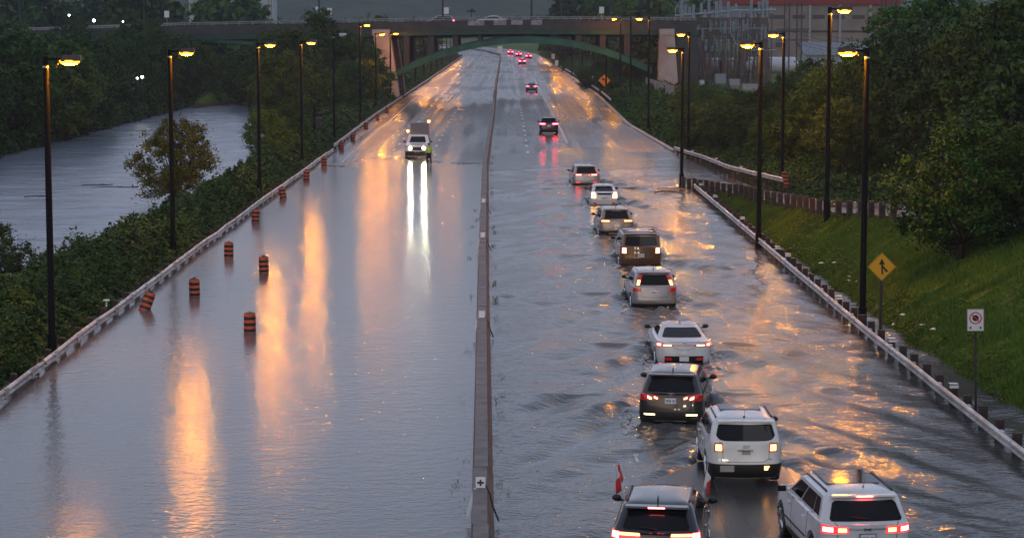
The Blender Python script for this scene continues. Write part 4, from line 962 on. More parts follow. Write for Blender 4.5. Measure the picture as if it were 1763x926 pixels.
# ------------------------------------------------------------------ barrels
def make_barrel():
    r = empty('traffic_barrel')
    b = MB(); b.lathe([(.235, -.3), (.235, .0), (.225, .04), (.22, .70), (.20, .78), (.12, .80)], n=20); b.build('drum', M['orange'], r, True)
    for zz, q in ((.10, .2265), (.32, .2235), (.54, .2215)):
        s = MB(); s.lathe([(q+.004, zz), (q+.003, zz+.115)], n=20); s.build('black_band', M['barrel_black'], r, True)
    s = MB(); s.lathe([(.205, .765), (.18, .80), (.07, .803)], n=20); s.build('lid', M['barrel_black'], r, True)
    s = MB(); s.box((0, 0, .835), (.16, .03, .05)); s.build('handle', M['barrel_black'], r, bevel=.008)
    return r
bl = [(426, 573, 0, 0, 'orange and black striped barrel standing in the flood nearest the camera'),
      (331, 510, -.02, .02, 'upright striped barrel in the flood, right of the tilted one'),
      (242, 534, .42, .05, 'striped barrel leaning against the left guard rail'),
      (452, 469, .03, .0, 'striped barrel farthest from the left rail, behind the nearest one'),
      (391, 442, .02, .03, 'striped barrel in the flood left of the one farthest from the rail'),
      (438, 381, .04, .02, 'striped barrel beside the rail below the third lamp post'),
      (487, 341, .16, .0, 'slightly leaning striped barrel at the rail where weeds spill over'),
      (527, 309, .0, .0, 'striped barrel just past the weeds spilling onto the water'),
      (558, 287, .0, .0, 'striped barrel at the rail level with the front of the flood edge'),
      (581, 258, .0, .0, 'striped barrel at the foot of the unlit lamp post'),
      (608, 243, .0, .0, 'striped barrel between the unlit lamp post and the next lit one'),
      (626, 223, .0, .0, 'striped barrel beside the rail level with the white pickup roof'),
      (650, 208, .0, .0, 'second to last striped barrel toward the bridge pylon'),
      (663, 195, .0, .0, 'farthest striped barrel, closest to the bridge pylon')]
pb = make_barrel()
for i, (u, v, ty, tx, lb) in enumerate(bl):
    o = pb if i == 0 else copy_tree(pb); D = DG(v, 0.0)
    x = DX(u, D)
    o.location = (max(x, float(XL(D))+.5), D, (-.08 if D < 165 else .02)); o.rotation_euler = (tx, ty, rnd.random()*3)
    tag(o, lb, 'traffic barrel', 'striped barrels along the flooded road'); o.name = 'traffic_barrel'
# ------------------------------------------------------------------ signs
def disc(m, c, r, y0, y1, n=28): m.prism([(c[0]+r*math.cos(2*math.pi*i/n), c[1]+r*math.sin(2*math.pi*i/n)) for i in range(n)][::-1], y0, y1)
def ring(m, c, r0, r1, y0, y1, n=32):
    for i in range(n):
        a, b = 2*math.pi*i/n, 2*math.pi*(i+1)/n
        m.prism([(c[0]+r*math.cos(t), c[1]+r*math.sin(t)) for r, t in ((r0, a), (r1, a), (r1, b), (r0, b))], y0, y1)
D = 78.8; s = FPX/D
r = empty('merge_sign', (DX(1522, D), D, -.3), R(2), 'yellow diamond merge sign with a black arrow beside the nearest right lamp post', 'sign')
zc = CH-(459-37)/s+.3; h = .52
m = MB(); m.prism([(0, zc-h), (h, zc), (0, zc+h), (-h, zc)], -.03, -.02); m.build('panel', M['yellow'], r)
m = MB(); 
for (a, b) in (((0, -h), (h, 0)), ((h, 0), (0, h)), ((0, h), (-h, 0)), ((-h, 0), (0, -h))):
    k = .93; k2 = .96; m.prism([(a[0]*k, zc+a[1]*k), (b[0]*k, zc+b[1]*k), (b[0]*k2, zc+b[1]*k2), (a[0]*k2, zc+a[1]*k2)], -.036, -.031)
m.build('border', M['black'], r)
m = MB(); m.prism([(-.01, zc-.27), (.05, zc-.27), (.03, zc+.10), (-.03, zc+.10)], -.036, -.031); m.prism([(-.11, zc+.08), (.11, zc+.08), (-.005, zc+.30)], -.036, -.031); m.prism([(.16, zc-.20), (.23, zc-.16), (.035, zc+.05), (.02, zc-.03)], -.040, -.0365)
m.build('arrow_symbol', M['black'], r)
m = MB(); m.box((0, .04, zc/2-.3), (.10, .10, zc+.6)); m.build('post', M['post'], r)
D = 62.8; s = FPX/D
r = empty('no_stopping_sign', (DX(1691.5, D), D, -.3), R(-6), 'white no stopping sign with a red ring and black octagon at right', 'sign'); r.rotation_euler = (0, R(-1.5), R(-8))
zc = CH-(552-37)/s+.3; w, h = .235, .315
m = MB(); m.prism([(-w, zc-h), (w, zc-h), (w, zc+h), (-w, zc+h)], -.035, -.02); m.build('panel', M['white'], r)
m = MB(); ring(m, (0, zc+.06), .145, .175, -.044, -.036); m.build('red_ring', M['red'], r)
m = MB(); m.prism([(.095*math.cos(R(22.5+45*i)), zc+.06+.095*math.sin(R(22.5+45*i))) for i in range(8)], -.041, -.036); m.prism([(-.185, zc-.22), (-.12, zc-.265), (-.12, zc-.175)], -.041, -.036); m.prism([(.185, zc-.22), (.12, zc-.175), (.12, zc-.265)], -.041, -.036); m.build('symbol', M['black'], r)
m = MB(); m.prism([(-.115, zc+.155), (-.095, zc+.175), (.115, zc-.035), (.095, zc-.055)], -.048, -.0445); m.build('slash', M['red'], r)
m = MB()
for (a, b, c_, d_) in ((-w+.01, zc-h+.01, w-.01, zc-h+.016), (-w+.01, zc+h-.016, w-.01, zc+h-.01), (-w+.01, zc-h+.017, -w+.016, zc+h-.017), (w-.016, zc-h+.017, w-.01, zc+h-.017)): m.prism([(a, b), (c_, b), (c_, d_), (a, d_)], -.039, -.036)
m.build('border', M['black'], r)
m = MB(); m.box((0, .02, zc/2), (.07, .05, zc+.3)); m.build('post', M['post'], r)
D = 350
r = empty('curve_sign', (DX(1040, D), D, .4), 0, 'yellow diamond curve warning sign partly behind a lamp post under the arch', 'sign'); zc = CH-(138-37)*D/FPX-.4; h = .95
m = MB(); m.prism([(0, zc-h), (h, zc), (0, zc+h), (-h, zc)], -.06, -.03); m.build('panel', M['yellow'], r)
m = MB(); m.prism([(.1, zc-.5), (.25, zc-.5), (.25, zc+.12), (-.15, zc+.3), (-.15, zc+.12), (.1, zc)], -.08, -.065); m.prism([(-.15, zc-.02), (-.15, zc+.45), (-.5, zc+.2)], -.08, -.065); m.build('arrow_symbol', M['black'], r)
m = MB(); m.box((0, .04, zc/2), (.12, .1, zc)); m.build('post', M['post'], r)
D = 366
r = empty('route_sign', (DX(1022, D), D, .2), 0, 'small white square sign on a post left of the yellow curve sign', 'sign'); zc = CH-(133-37)*D/FPX-.2
m = MB(); m.box((0, 0, zc), (.7, .05, .75)); m.build('panel', M['white'], r); m = MB(); m.box((0, .06, zc/2), (.1, .08, zc)); m.build('post', M['post'], r)
for u, v, D, lb in ((952, 97, 560, 'tiny white sign beside the far right curve of the highway'), (958, 108, 520, 'narrow white marker below the tiny far sign on the right')):
    r = empty('road_sign', (DX(u, D), D, .2), 0, lb, 'sign'); zc = CH-(v-37)*D/FPX-.2
    m = MB(); m.box((0, 0, zc), (.8, .05, 1.3)); m.build('panel', M['white'], r); m = MB(); m.box((0, .06, zc/2), (.1, .08, max(zc, .3))); m.build('post', M['post'], r)
# hazard panel
D = 136.5; r = empty('hazard_panel', (DX(1357, D), D-.3, .9), 0, 'orange and black striped hazard panel at the end of the far ramp rail', 'hazard marker'); zc = CH-(306-37)*D/FPX-.9
r.rotation_euler = (0, R(-14), 0)
m = MB(); m.box((0, 0, zc), (.32, .04, .95)); m.build('panel', M['orange'], r)
m = MB()
for k in range(4): z_ = zc-.45+k*.24; m.prism([(-.155, z_+.16), (-.155, z_+.05), (.155, z_-.06+.02), (.155, z_+.10-.02)], -.03, -.024)
m.build('stripe', M['black'], r)
m = MB(); m.box((0, .05, zc/2-.1), (.08, .08, zc+.3)); m.build('post', M['post'], r)
# dark control box on a post, left
D = 205; r = empty('roadside_cabinet', (DX(546, D), D, .3), 0, 'dark box on a post between the fourth lamp post and the unlit one', 'cabinet')
m = MB(); m.tube((-.25, 0, -.3), (-.25, 0, 3.2), .13, .12, 8); m.build('post', M['pole'], r); m = MB(); m.box((.12, 0, 1.6), (.5, .4, 1.0)); m.build('box', M['black'], r, bevel=.02)
# litter along the grass foot
rs_ = random.Random(77)
for (u, v) in ((1560, 557), (1596, 578), (1614, 588), (1629, 735-40), (1480, 500), (1465, 494), (1545, 560), (1694, 748-45), (1466, 491), (1440, 470), (1418, 462), (1510, 525)):
    D = DG(v, 0.1); x = max(DX(u, D), float(XFOOT(D))+.1); z = float(terrain(np.array(x), np.array(D)))+.05
    m = MB(); n = 7; ang = [2*math.pi*i/n for i in range(n)]; rr_ = [rs_.uniform(.06, .14) for _ in ang]
    v_ = [(rr_[i]*math.cos(a)*1.3, rr_[i]*math.sin(a), rs_.uniform(0, .05)) for i, a in enumerate(ang)]+[(0, 0, .09)]
    m.add(v_, [(i, (i+1) % n, n) for i in range(n)]+[tuple(range(n-1, -1, -1))]); tag(m.build('litter', M['litter'], None, loc=(x, D, z)), 'white scrap of litter washed up along the muddy foot of the grass', 'litter', 'litter on the grass edge')
m = MB(); m.lathe([(.12, 0), (.14, .03), (.09, .06)], n=12); m.box((0, 0, -.1), (.05, .05, .25)); tag(m.build('rail_reflector', M['reflector'], None, True, loc=(DX(176, 84), 84.2, .62)), 'round white reflector on the left guard rail near the leaning barrel', 'reflector')
# driftwood on the river and at the grass point
for (u, v, L2, lb) in ((195, 322, 3.2, 'dark floating branch drifting in the middle of the river'), (165, 318, 2.2, 'thin dark debris floating left of the branch in the river'), (60, 338, 1.6, 'small dark debris floating near the left edge of the river')):
    D = DG(v, -.25); m = MB(); m.path([(-L2/2, 0, 0), (-L2/6, .1, .03), (L2/4, .05, .02), (L2/2, .3, .04)], .03, 6); m.path([(0, .1, .02), (.5, .3, .06)], .02, 5); tag(m.build('driftwood', M['bark'], None, loc=(DX(u, D), D, -.24)), lb, 'driftwood')
D = DG(331); m = MB(); m.path([(-.9, 0, .03), (0, .1, .12), (.8, -.1, .1)], .05, 6); m.path([(-.2, .1, .1), (-.6, .4, .25)], .03, 5); tag(m.build('driftwood', M['bark'], None, loc=(DX(1150, D), D, 0)), 'dark branch lying in the water beside the grassy tip of the ramp', 'driftwood')
# ------------------------------------------------------------------ vehicles
PAINT = {}
def paint(name, col, metal=.0, rough=.28):
    if name not in PAINT: PAINT[name] = mat('paint_'+name, col, rough, metal, coat=.8, noise=1.7, ncol=tuple(c*.82 for c in col), bump=(60, .25, .003))
    return PAINT[name]
class Car:
    def __init__(s, name, label, x, yrear, yaw, L=4.6, W=1.86, H=1.66, zb=1.02, tail=.06, g0=.12, g1=.45, ws0=None, ws1=None, roofw=.78, hoodz=.82, col=None, wr=.36, z=None, cat='car', hw5=.93, bow=.06, crown=.10, group='cars driving away through the flood', wheels=True):
        s.L, s.W, s.H, s.zb = L, W, H, zb; ws0 = ws0 or L-1.15; ws1 = ws1 or L-1.95; hw = W/2
        yr = [.14, .05, 0, .02, tail, g0, g1, g1+.10, g1+.55]; yf = [L-.16, L-.05, L, L-.02, L-.10, ws0, ws1, ws1-.12, ws1-.5]
        s.rings = []
        zz = [.20, .32, .52, .76, zb, zb+.035, H-.11, H-crown*.5, H]
        fr = [.90, .965, 1.0, 1.0, .975, hw5, roofw, roofw-.07, roofw*.5]
        rr = [.22, .28, .32, .32, .28, .22, .24, .24, .2]
        for i in range(9): s.rings.append((hw*fr[i], yr[i]+bow*.5, yf[i], zz[i], rr[i], rr[i]*1.25, bow*(1 if i < 7 else .6)))
        s.ws0 = ws0; s.hoodz = hoodz
        if z is None: z = float(zroad(np.array(float(x)), np.array(float(yrear+L/2))))+.02
        R_ = Matrix.Rotation(yaw, 3, 'Z'); c = Vector((x, yrear, 0))+R_ @ Vector((0, L/2, 0))
        s.root = empty(name, (c.x, c.y, z), yaw, label, cat, group); s.body_mat = col
        s.zr = [r[3] for r in s.rings]
        US = [i/8 for i in range(8)]+[1+i/5 for i in range(5)]+[2+i/18 for i in range(18)]+[3+i/5 for i in range(5)]+[4+i/6 for i in range(7)]
        U = US+[-u for u in US[1:-1]][::-1]; n = len(U); rows = []
        WS = [0, .5, 1, 1.5, 2, 2.5, 3, 3.5, 3.85, 4, 4.5, 5, 5.5, 6, 6.35, 7, 7.5, 8]
        for w in WS: rows.append([s.S(u, w) for u in U])
        m = MB(); m.v = [tuple(p) for r in rows for p in r]
        for k in range(len(WS)-1):
            for i in range(n): m.f.append((k*n+i, k*n+(i+1) % n, (k+1)*n+(i+1) % n, (k+1)*n+i))
        m.f.append(tuple(range(n-1, -1, -1))); m.f.append(tuple(range((len(WS)-1)*n, len(WS)*n)))
        s.wy = (.92, L-.92); s.wr = wr
        b = m.build('body', col, s.root)
        # wheel arches cut out of the body
        cut = MB()
        for yy in s.wy:
            for sx in (-1, 1):
                cut.tube((sx*(hw-.28), yy-L/2, wr+.0), (sx*(hw+.2), yy-L/2, wr+.0), wr+.065, wr+.065, 28)
        co = mesh_obj('cut', cut.v, cut.f, M['black']); co.matrix_world = Matrix.LocRotScale(s.root.location, s.root.rotation_euler, None)
        md = b.modifiers.new('arch', 'BOOLEAN'); md.operation = 'DIFFERENCE'; md.object = co; md.solver = 'EXACT'
        bpy.context.view_layer.update(); dg = bpy.context.evaluated_depsgraph_get()
        nm = bpy.data.meshes.new_from_object(b.evaluated_get(dg)); b.modifiers.clear()
        if len(nm.polygons) > 200: b.data = nm
        bpy.data.objects.remove(co)
        bm = bmesh.new(); bm.from_mesh(b.data); bmesh.ops.recalc_face_normals(bm, faces=bm.faces); bm.to_mesh(b.data); bm.free()
        b.data.polygons.foreach_set('use_smooth', [True]*len(b.data.polygons))
        try: b.data.set_sharp_from_angle(angle=R(32))
        except Exception: pass
        s.body = b
        if wheels:
            for yy in s.wy:
                for sx in (-1, 1):
                    MX = Matrix.Rotation(math.pi/2, 3, 'Y'); c = (sx*(hw-.13), yy-L/2, wr)
                    t = MB(); t.lathe([(wr*.68, -.11), (wr*.93, -.11), (wr, -.075), (wr, .075), (wr*.93, .11), (wr*.68, .11)], c, 28, MX); tw = t.build('wheel', M['rubber'], s.root, True)
                    q = MB(); xx = sx*(hw-.018)
                    ctr = Vector((xx, yy-L/2, wr))
                    for k in range(5):
                        a = k*2*math.pi/5; e_ = ctr+Vector((0, math.cos(a), math.sin(a)))*wr*.66; q.tube(ctr, e_, .035, .03, 5)
                    for k in range(20):
                        a, b2 = k*math.pi/10, (k+1)*math.pi/10; q.tube(ctr+Vector((0, math.cos(a), math.sin(a)))*wr*.66, ctr+Vector((0, math.cos(b2), math.sin(b2)))*wr*.66, .018, .018, 4, False)
                    q.build('rim', M['chrome'], tw)
    def S(s, u, w):
        def P(i):
            hw, yr, yf, z, rr, rf, bow = s.rings[i]; a = abs(u); sg = 1 if u >= 0 else -1
            if a <= 1: x = a*(hw-rr); y = yr-bow*(1-a*a)
            elif a <= 2: t = (a-1)*math.pi/2; x = hw-rr+rr*math.sin(t); y = yr+rr*(1-math.cos(t))
            elif a <= 3: t = a-2; x = hw; y = yr+rr+(yf-rf-yr-rr)*t
            elif a <= 4: t = (a-3)*math.pi/2; x = hw-rf+rf*math.cos(t); y = yf-rf+rf*math.sin(t)
            else: t = a-4; x = (hw-rf)*(1-t); y = yf+.08*(1-(1-t)**2)
            if i <= 4: x *= 1-.05*abs((y-s.L/2)/(s.L/2))**4
            if i in (3, 4) and y > s.ws0-.3: k = min(1, (y-s.ws0+.3)/(s.L-s.ws0+.3)); z = z-(s.zb-s.hoodz)*k*(1 if i == 4 else .35)
            return Vector((sg*x, y-s.L/2, z))
        i = min(int(w), 7); return P(i).lerp(P(i+1), w-i)
    def wz(s, z): return float(np.interp(z, s.zr, range(9)))
    def patch(s, name, mt, u0, u1, lo, hi, nu=10, nv=5, off=.006, parent=None, thick=.0, inw=True):
        """lo / hi in ring coordinates w, numbers or functions of t"""
        f = lambda q, t: q(t) if callable(q) else (q[0]+(q[1]-q[0])*t if isinstance(q, (tuple, list)) else q)
        nu = max(nu, int(abs(u1-u0)*8)); m = MB(); V = []
        def pt(u, w, o):
            e = .02; a = s.S(u+e, w)-s.S(u-e, w); b = s.S(u, min(8, w+e))-s.S(u, max(0, w-e)); n = a.cross(b)
            if n.length < 1e-9: n = Vector((0, -1, 0))
            n.normalize(); p = s.S(u, w)
            c = Vector((0, 0, s.H*.45)); 
            if n.dot(p-c) < 0: n = -n
            return p+n*o
        for k in range(nu+1):
            t = k/nu; u = u0+(u1-u0)*t; l, h = f(lo, t), f(hi, t)
            for j in range(nv+1): V.append(pt(u, l+(h-l)*j/nv, off))
        F = [(k*(nv+1)+j, (k+1)*(nv+1)+j, (k+1)*(nv+1)+j+1, k*(nv+1)+j+1) for k in range(nu) for j in range(nv)]
        # skirt back to the body so the piece is solid-looking
        n0 = len(V); per = [k*(nv+1) for k in range(nu+1)]+[nu*(nv+1)+j for j in range(1, nv+1)]+[k*(nv+1)+nv for k in range(nu-1, -1, -1)]+[j for j in range(nv-1, 0, -1)]
        for q in per:
            k, j = divmod(q, nv+1); t = k/nu; u = u0+(u1-u0)*t; l, h = f(lo, t), f(hi, t); V.append(pt(u, l+(h-l)*j/nv, -.01))
        L_ = len(per); F += [(per[i], per[(i+1) % L_], n0+(i+1) % L_, n0+i) for i in range(L_)]
        m.v = [tuple(p) for p in V]; m.f = F
        return m.build(name, mt, parent or s.root, True)
    def zpatch(s, name, mt, u0, u1, z0, z1, **k):
        g = lambda q: s.wz(q) if not isinstance(q, (tuple, list)) else (s.wz(q[0]), s.wz(q[1]))
        return s.patch(name, mt, u0, u1, g(z0), g(z1), **k)
    def glass(s, rear=(5.06, 5.92), ru=1.12, side=(5.12, 5.86), sp=((2.02, 2.24), (2.27, 2.60), (2.63, 2.97)), rs=.03, tint=None):
        g = tint or M['glass']
        def lo(t): e_ = abs(2*t-1); return rear[0]+.10*max(0, (e_-.85)/.15)**2+.02
        def hi(t): e_ = abs(2*t-1); return rear[1]-rs-.10*max(0, (e_-.85)/.15)**2
        s.patch('rear_window', g, -ru, ru, lo, hi, nu=20, off=.007)
        for sg in (-1, 1):
            for (a, b) in sp: s.patch('side_window', g, sg*a, sg*b, side[0], side[1], off=.007)
        s.patch('windshield', g, 4.02-.1, 5, 5.06, 5.94, off=.007); s.patch('windshield', g, -(4.02-.1), -5, 5.06, 5.94, off=.007)
        for sg in (-1, 1): s.zpatch('headlight', M['head_far'], sg*3.55, sg*4.35, s.hoodz-.22, s.hoodz-.06, off=.012)
    def mirrors(s, mt):
        for sg in (-1, 1):
            m = MB(); y = s.ws0-.38-s.L/2; m.sphere((sg*(s.W/2+.09), y, s.zb+.10), (.105, .065, .075), 12, 8); m.box((sg*(s.W/2+.01), y, s.zb+.05), (.14, .06, .05)); m.build('mirror', mt, s.root, True)
    def light(s, u0, u1, z0, z1, mt=None, inner=(), name='tail_light', **k):
        for sg in (-1, 1):
            o = s.zpatch(name, mt or M['tail_red'], sg*u0, sg*u1, z0, z1, off=.014, **k)
            for (a, b, c, d, im) in inner: s.zpatch('bulb', im, sg*a, sg*b, c, d, off=.021, parent=o)
    def plate(s, z, w=.31, h=.155, x=0, y=None, text=True, frame=False, tilt=0):
        p = s.S(0, s.wz(z)); y = p.y-.03
        r = MB(); r.box((x, y, z), (w, .012, h)); o = r.build('licence_plate', M['plate'], s.root)
        t = MB()
        if text:
            for k in range(7):
                if k == 4: continue
                t.box((x-w*.36+k*w*.12, y-.008, z-.005), (w*.07, .004, h*.42))
            t.build('plate_marks', M['platetext'], o)
        if frame:
            f = MB(); f.box((x, y+.008, z-.01), (w*1.12, .01, h*1.3)); f.build('plate_frame', M['black'], o)
    def antenna(s, kind='fin', y=.3, x=0):
        g1 = s.rings[6][1]; m = MB(); yy = g1+y-s.L/2; z = s.H-.02
        if kind == 'fin': m.prism([(-.02, z-.03), (.02, z-.03), (.006, z+.10), (-.006, z+.10)], yy, yy+.13)
        else: m.tube((x, yy, z-.04), (x, yy, z+.03), .035, .02); m.tube((x, yy, z), (x+.02, yy-.12, z+.25), .006, .004, 5)
        m.build('antenna', M['black'], s.root)
    def rails(s, mt, x=None, cross=False):
        hw = s.rings[7][0]-.02; a = s.rings[7][1]-s.L/2+.12; b = s.rings[7][2]-s.L/2-.1; z = s.H-.055
        for sg in (-1, 1):
            m = MB(); m.path([(sg*hw, a, z-.04), (sg*hw, a+.14, z+.03), (sg*hw, b-.14, z+.03), (sg*hw, b, z-.04)], .022, 6); m.build('roof_rail', mt, s.root, True)
        if cross:
            for yy in (a+.3, a+1.25):
                m = MB(); m.box((0, yy, z+.045), (2*hw, .06, .03)); m.build('cross_bar', mt, s.root)
    def spoiler(s, mt, d=.16, w=.9, t=.045, brake=None, dz=0):
        hw, yr, yf, z, *_ = s.rings[6]; y = yr-s.L/2
        m = MB(); m.box((0, y-d*.35, z+.045+dz), (2*hw*w, d, t), top=(.97, .9)); o = m.build('spoiler', mt, s.root, bevel=.012)
        if brake:
            m = MB(); m.box((0, y-d*.85-.012, z+.047+dz), (.34, .02, .028)); m.build('brake_light', brake, o)
    def wiper(s):
        a = s.S(.0, 5.15)+Vector((0, -.03, 0)); b = s.S(-.55, 5.2)+Vector((0, -.03, .02)); m = MB(); m.tube(a, b, .012, .008, 5); m.sphere(a, .025); m.build('wiper', M['black'], s.root)
    def cladding(s, z0, z1, mt, u=3.9):
        s.zpatch('bumper', mt, -1.95, 1.95, z0, z1, nu=30, off=.010)
        for sg in (-1, 1): s.zpatch('sill', mt, sg*2.28, sg*2.72, .21, .40, nu=8, off=.010)
        s.zpatch('front_bumper', mt, 3.2, 5, z0, z1, off=.01); s.zpatch('front_bumper', mt, -3.2, -5, z0, z1, off=.01)
    def seam(s, pts, name='tailgate_seam'):
        m = MB(); P = [s.S(u, w)+Vector((0, -.004, 0)) for u, w in pts]; m.path([tuple(p) for p in P], .006, 4); m.build(name, M['black'], s.root)
    def gate(s, ub=.98, zlo=.6):
        a = s.wz(zlo); s.seam([(-ub*.8, a), (-ub*.4, a), (0, a), (ub*.4, a), (ub*.8, a), (ub, a+.3), (ub, 4), (ub, 5)]); s.seam([(-ub*.8, a), (-ub, a+.3), (-ub, 4), (-ub, 5)])
        for sg in (-1, 1):
            for q in (2.25, 2.615, 2.985): s.seam([(sg*q, 1.2), (sg*q, 2), (sg*q, 3), (sg*q, 4), (sg*q, 5)], 'door_seam')
            for q in (2.33, 2.68):
                m = MB(); p = s.S(sg*q, 3.55); m.box((p.x+sg*.02, p.y, p.z), (.03, .2, .03)); m.build('door_handle', M['black'] if q > 5 else s.body_mat, s.root)
    def oval(s, z, w=.15, h=.075, slant=True, dx=0):
        p = s.S(0, s.wz(z)); y = p.y-.02; m = MB(); n = 18
        for i in range(n):
            a, b = 2*math.pi*i/n, 2*math.pi*(i+1)/n; m.tube((dx+w/2*math.cos(a), y, z+h/2*math.sin(a)), (dx+w/2*math.cos(b), y, z+h/2*math.sin(b)), .008, .008, 5, False)
        if slant:
            m.tube((dx-.035, y, z-.032), (dx-.018, y, z+.032), .008); m.tube((dx+.018, y, z-.032), (dx+.035, y, z+.032), .008); m.tube((dx-.03, y, z-.008), (dx+.03, y, z+.008), .008)
        m.build('emblem', M['chrome'], s.root)
def letters(parent, txt, loc, size, mt, name='badge'):
    c = bpy.data.curves.new(name, 'FONT'); c.body = txt; c.size = size; c.extrude = .003; c.align_x = 'CENTER'; c.align_y = 'CENTER'
    o = bpy.data.objects.new(name, c); COL.objects.link(o); o.parent = parent; o.location = loc; o.rotation_euler = (math.pi/2, 0, 0)
    bpy.context.view_layer.update(); me = bpy.data.meshes.new_from_object(o.evaluated_get(bpy.context.evaluated_depsgraph_get())); bpy.data.objects.remove(o)
    o = bpy.data.objects.new(name, me); COL.objects.link(o); o.parent = parent; o.location = loc; o.rotation_euler = (math.pi/2, 0, 0); me.materials.clear(); me.materials.append(mt); return o
M['head_far'] = lampmat('headlight_glow', (1, .86, .62), 32)
BK = M['black']
silver = paint('silver', (.40, .40, .42), .55, .3); white = paint('white', (.74, .75, .78), 0, .25); beige = paint('champagne', (.34, .30, .26), .6, .3)
maroon = paint('brown', (.17, .085, .04), .4, .3); dgrey = paint('graphite', (.05, .045, .045), .5, .28); blackp = paint('midnight', (.014, .016, .028), .2, .2); redp = paint('burgundy', (.06, .012, .02), .3, .25); bluep = paint('slate', (.16, .19, .23), .4, .3)
def rearx(u, v): D = DG(v); return DX(u, D), D
# 1 silver crossover, farthest of the queue
x, D = rearx(1010, 318)
c = Car('passenger_car', 'silver crossover at the head of the queue in the flood, next to shallow water', x, D, R(2), 4.7, 1.94, 1.64, 1.02, col=silver, g0=.15, g1=.55)
c.glass(); c.mirrors(BK); c.light(.42, 1.75, (.93, .95), (1.03, 1.08), M['tail_red'], [(.55, 1.2, .96, 1.02, M['bulb_red'])]); c.plate(.84); c.cladding(.24, .40, BK); c.spoiler(silver); c.wiper(); c.gate()
c.zpatch('chrome_strip', M['chrome'], -.9, .9, .50, .53, off=.014); c.light(.75, 1.2, .44, .50, M['tail_red_on'], name='reflector'); c.antenna()
# 2 white hatchback
x, D = rearx(1041, 353)
c = Car('passenger_car', 'white hatchback with split rear window, second in the line of flooded cars', x, D, R(1), 4.46, 1.76, 1.50, 1.0, col=white, tail=.04, g0=.10, g1=.95, roofw=.74, ws0=3.7, ws1=2.6)
c.glass(rear=(5.25, 5.95)); c.zpatch('lower_window', M['glass'], -.78, .78, .93, 1.03, off=.008); c.spoiler(white, d=.2, dz=-.24 if False else 0)
c.mirrors(BK); c.light(.97, 1.6, .72, 1.06, M['bulb_warm'], [(1.0, 1.45, .78, .98, M['bulb_amber'])]); c.plate(.74); c.cladding(.22, .34, BK); c.gate(zlo=.55); c.antenna()
c.light(.9, 1.3, .38, .46, M['tail_red'], name='reflector')
# 3 champagne SUV
x, D = rearx(1063, 405)
c = Car('passenger_car', 'champagne SUV with angular rear and dark lower bumper, third in the flooded queue', x, D, R(2.5), 4.6, 1.86, 1.68, 1.05, col=beige, g0=.14, g1=.42)
c.glass(); c.mirrors(BK); c.light(.60, 1.8, (.98, 1.0), (1.06, 1.10), M['tail_red'], [(.66, 1.5, 1.0, 1.05, M['bulb_amber'])]); c.plate(.80, text=False); c.cladding(.24, .50, BK); c.spoiler(beige); c.wiper(); c.gate(); c.rails(silver); c.antenna()
c.zpatch('bumper_strip', beige, -.75, .75, .30, .42, off=.018); c.oval(.95, .12, .08, False)
c.seam([(-.62, c.wz(.9)), (-.45, c.wz(.66)), (.45, c.wz(.66)), (.62, c.wz(.9))], 'crease')
# 4 brown minivan
x, D = rearx(1105, 457)
c = Car('passenger_car', 'brown minivan with roof rack and tall glowing tail lights in the middle of the queue', x, D, R(1), 5.1, 1.99, 1.76, 1.10, col=maroon, tail=.03, g0=.06, g1=.26, roofw=.84, ws0=4.2, ws1=3.2, wr=.34)
c.glass(ru=1.2, rear=(5.03, 5.9)); c.mirrors(BK); c.light(1.02, 1.65, .78, 1.12, M['tail_red'], [(1.08, 1.5, .82, 1.07, M['bulb_warm'])]); c.plate(.72); c.rails(BK, cross=True); c.spoiler(maroon, .12); c.gate(zlo=.5); c.wiper()
c.zpatch('bumper', maroon, -1.9, 1.9, .28, .54, off=.018); c.zpatch('plate_recess', BK, -.34, .34, .64, .80, off=.008); c.zpatch('bumper_top', BK, -1.0, 1.0, .545, .57, off=.02)
# 5 silver SUV with pillar lights
x, D = rearx(1130, 530)
c = Car('passenger_car', 'silver SUV with tail lights running up beside its dark rear window', x, D, R(2), 4.52, 1.82, 1.68, 1.06, col=silver, g0=.12, g1=.50, roofw=.80)
c.glass(ru=1.0); c.mirrors(BK); c.light(.98, 1.75, .88, 1.02, M['tail_red'])
for sg in (-1, 1):
    o = c.patch('tail_light', M['tail_red'], sg*.94, sg*1.4, 5.0, (5.9, 5.7), off=.012); c.patch('bulb', M['bulb_amber'], sg*1.0, sg*1.3, 5.05, 5.45, off=.02, parent=o)
c.plate(.86, frame=False); c.zpatch('bumper', silver, -1.9, 1.9, .42, .64, off=.03); c.zpatch('bumper_lower', BK, -1.9, 1.9, .23, .40, off=.015); c.light(.85, 1.35, .46, .50, M['tail_red_on'], name='reflector')
c.antenna(); c.rails(silver); c.wiper(); c.gate(zlo=.66); c.oval(1.0, .10, .07, False); m = MB(); m.tube((.5, -c.L/2-.06, .27), (.5, -c.L/2+.25, .27), .045, .045, 10); m.build('exhaust_pipe', M['chrome'], c.root, True)
c.spoiler(silver, .12)
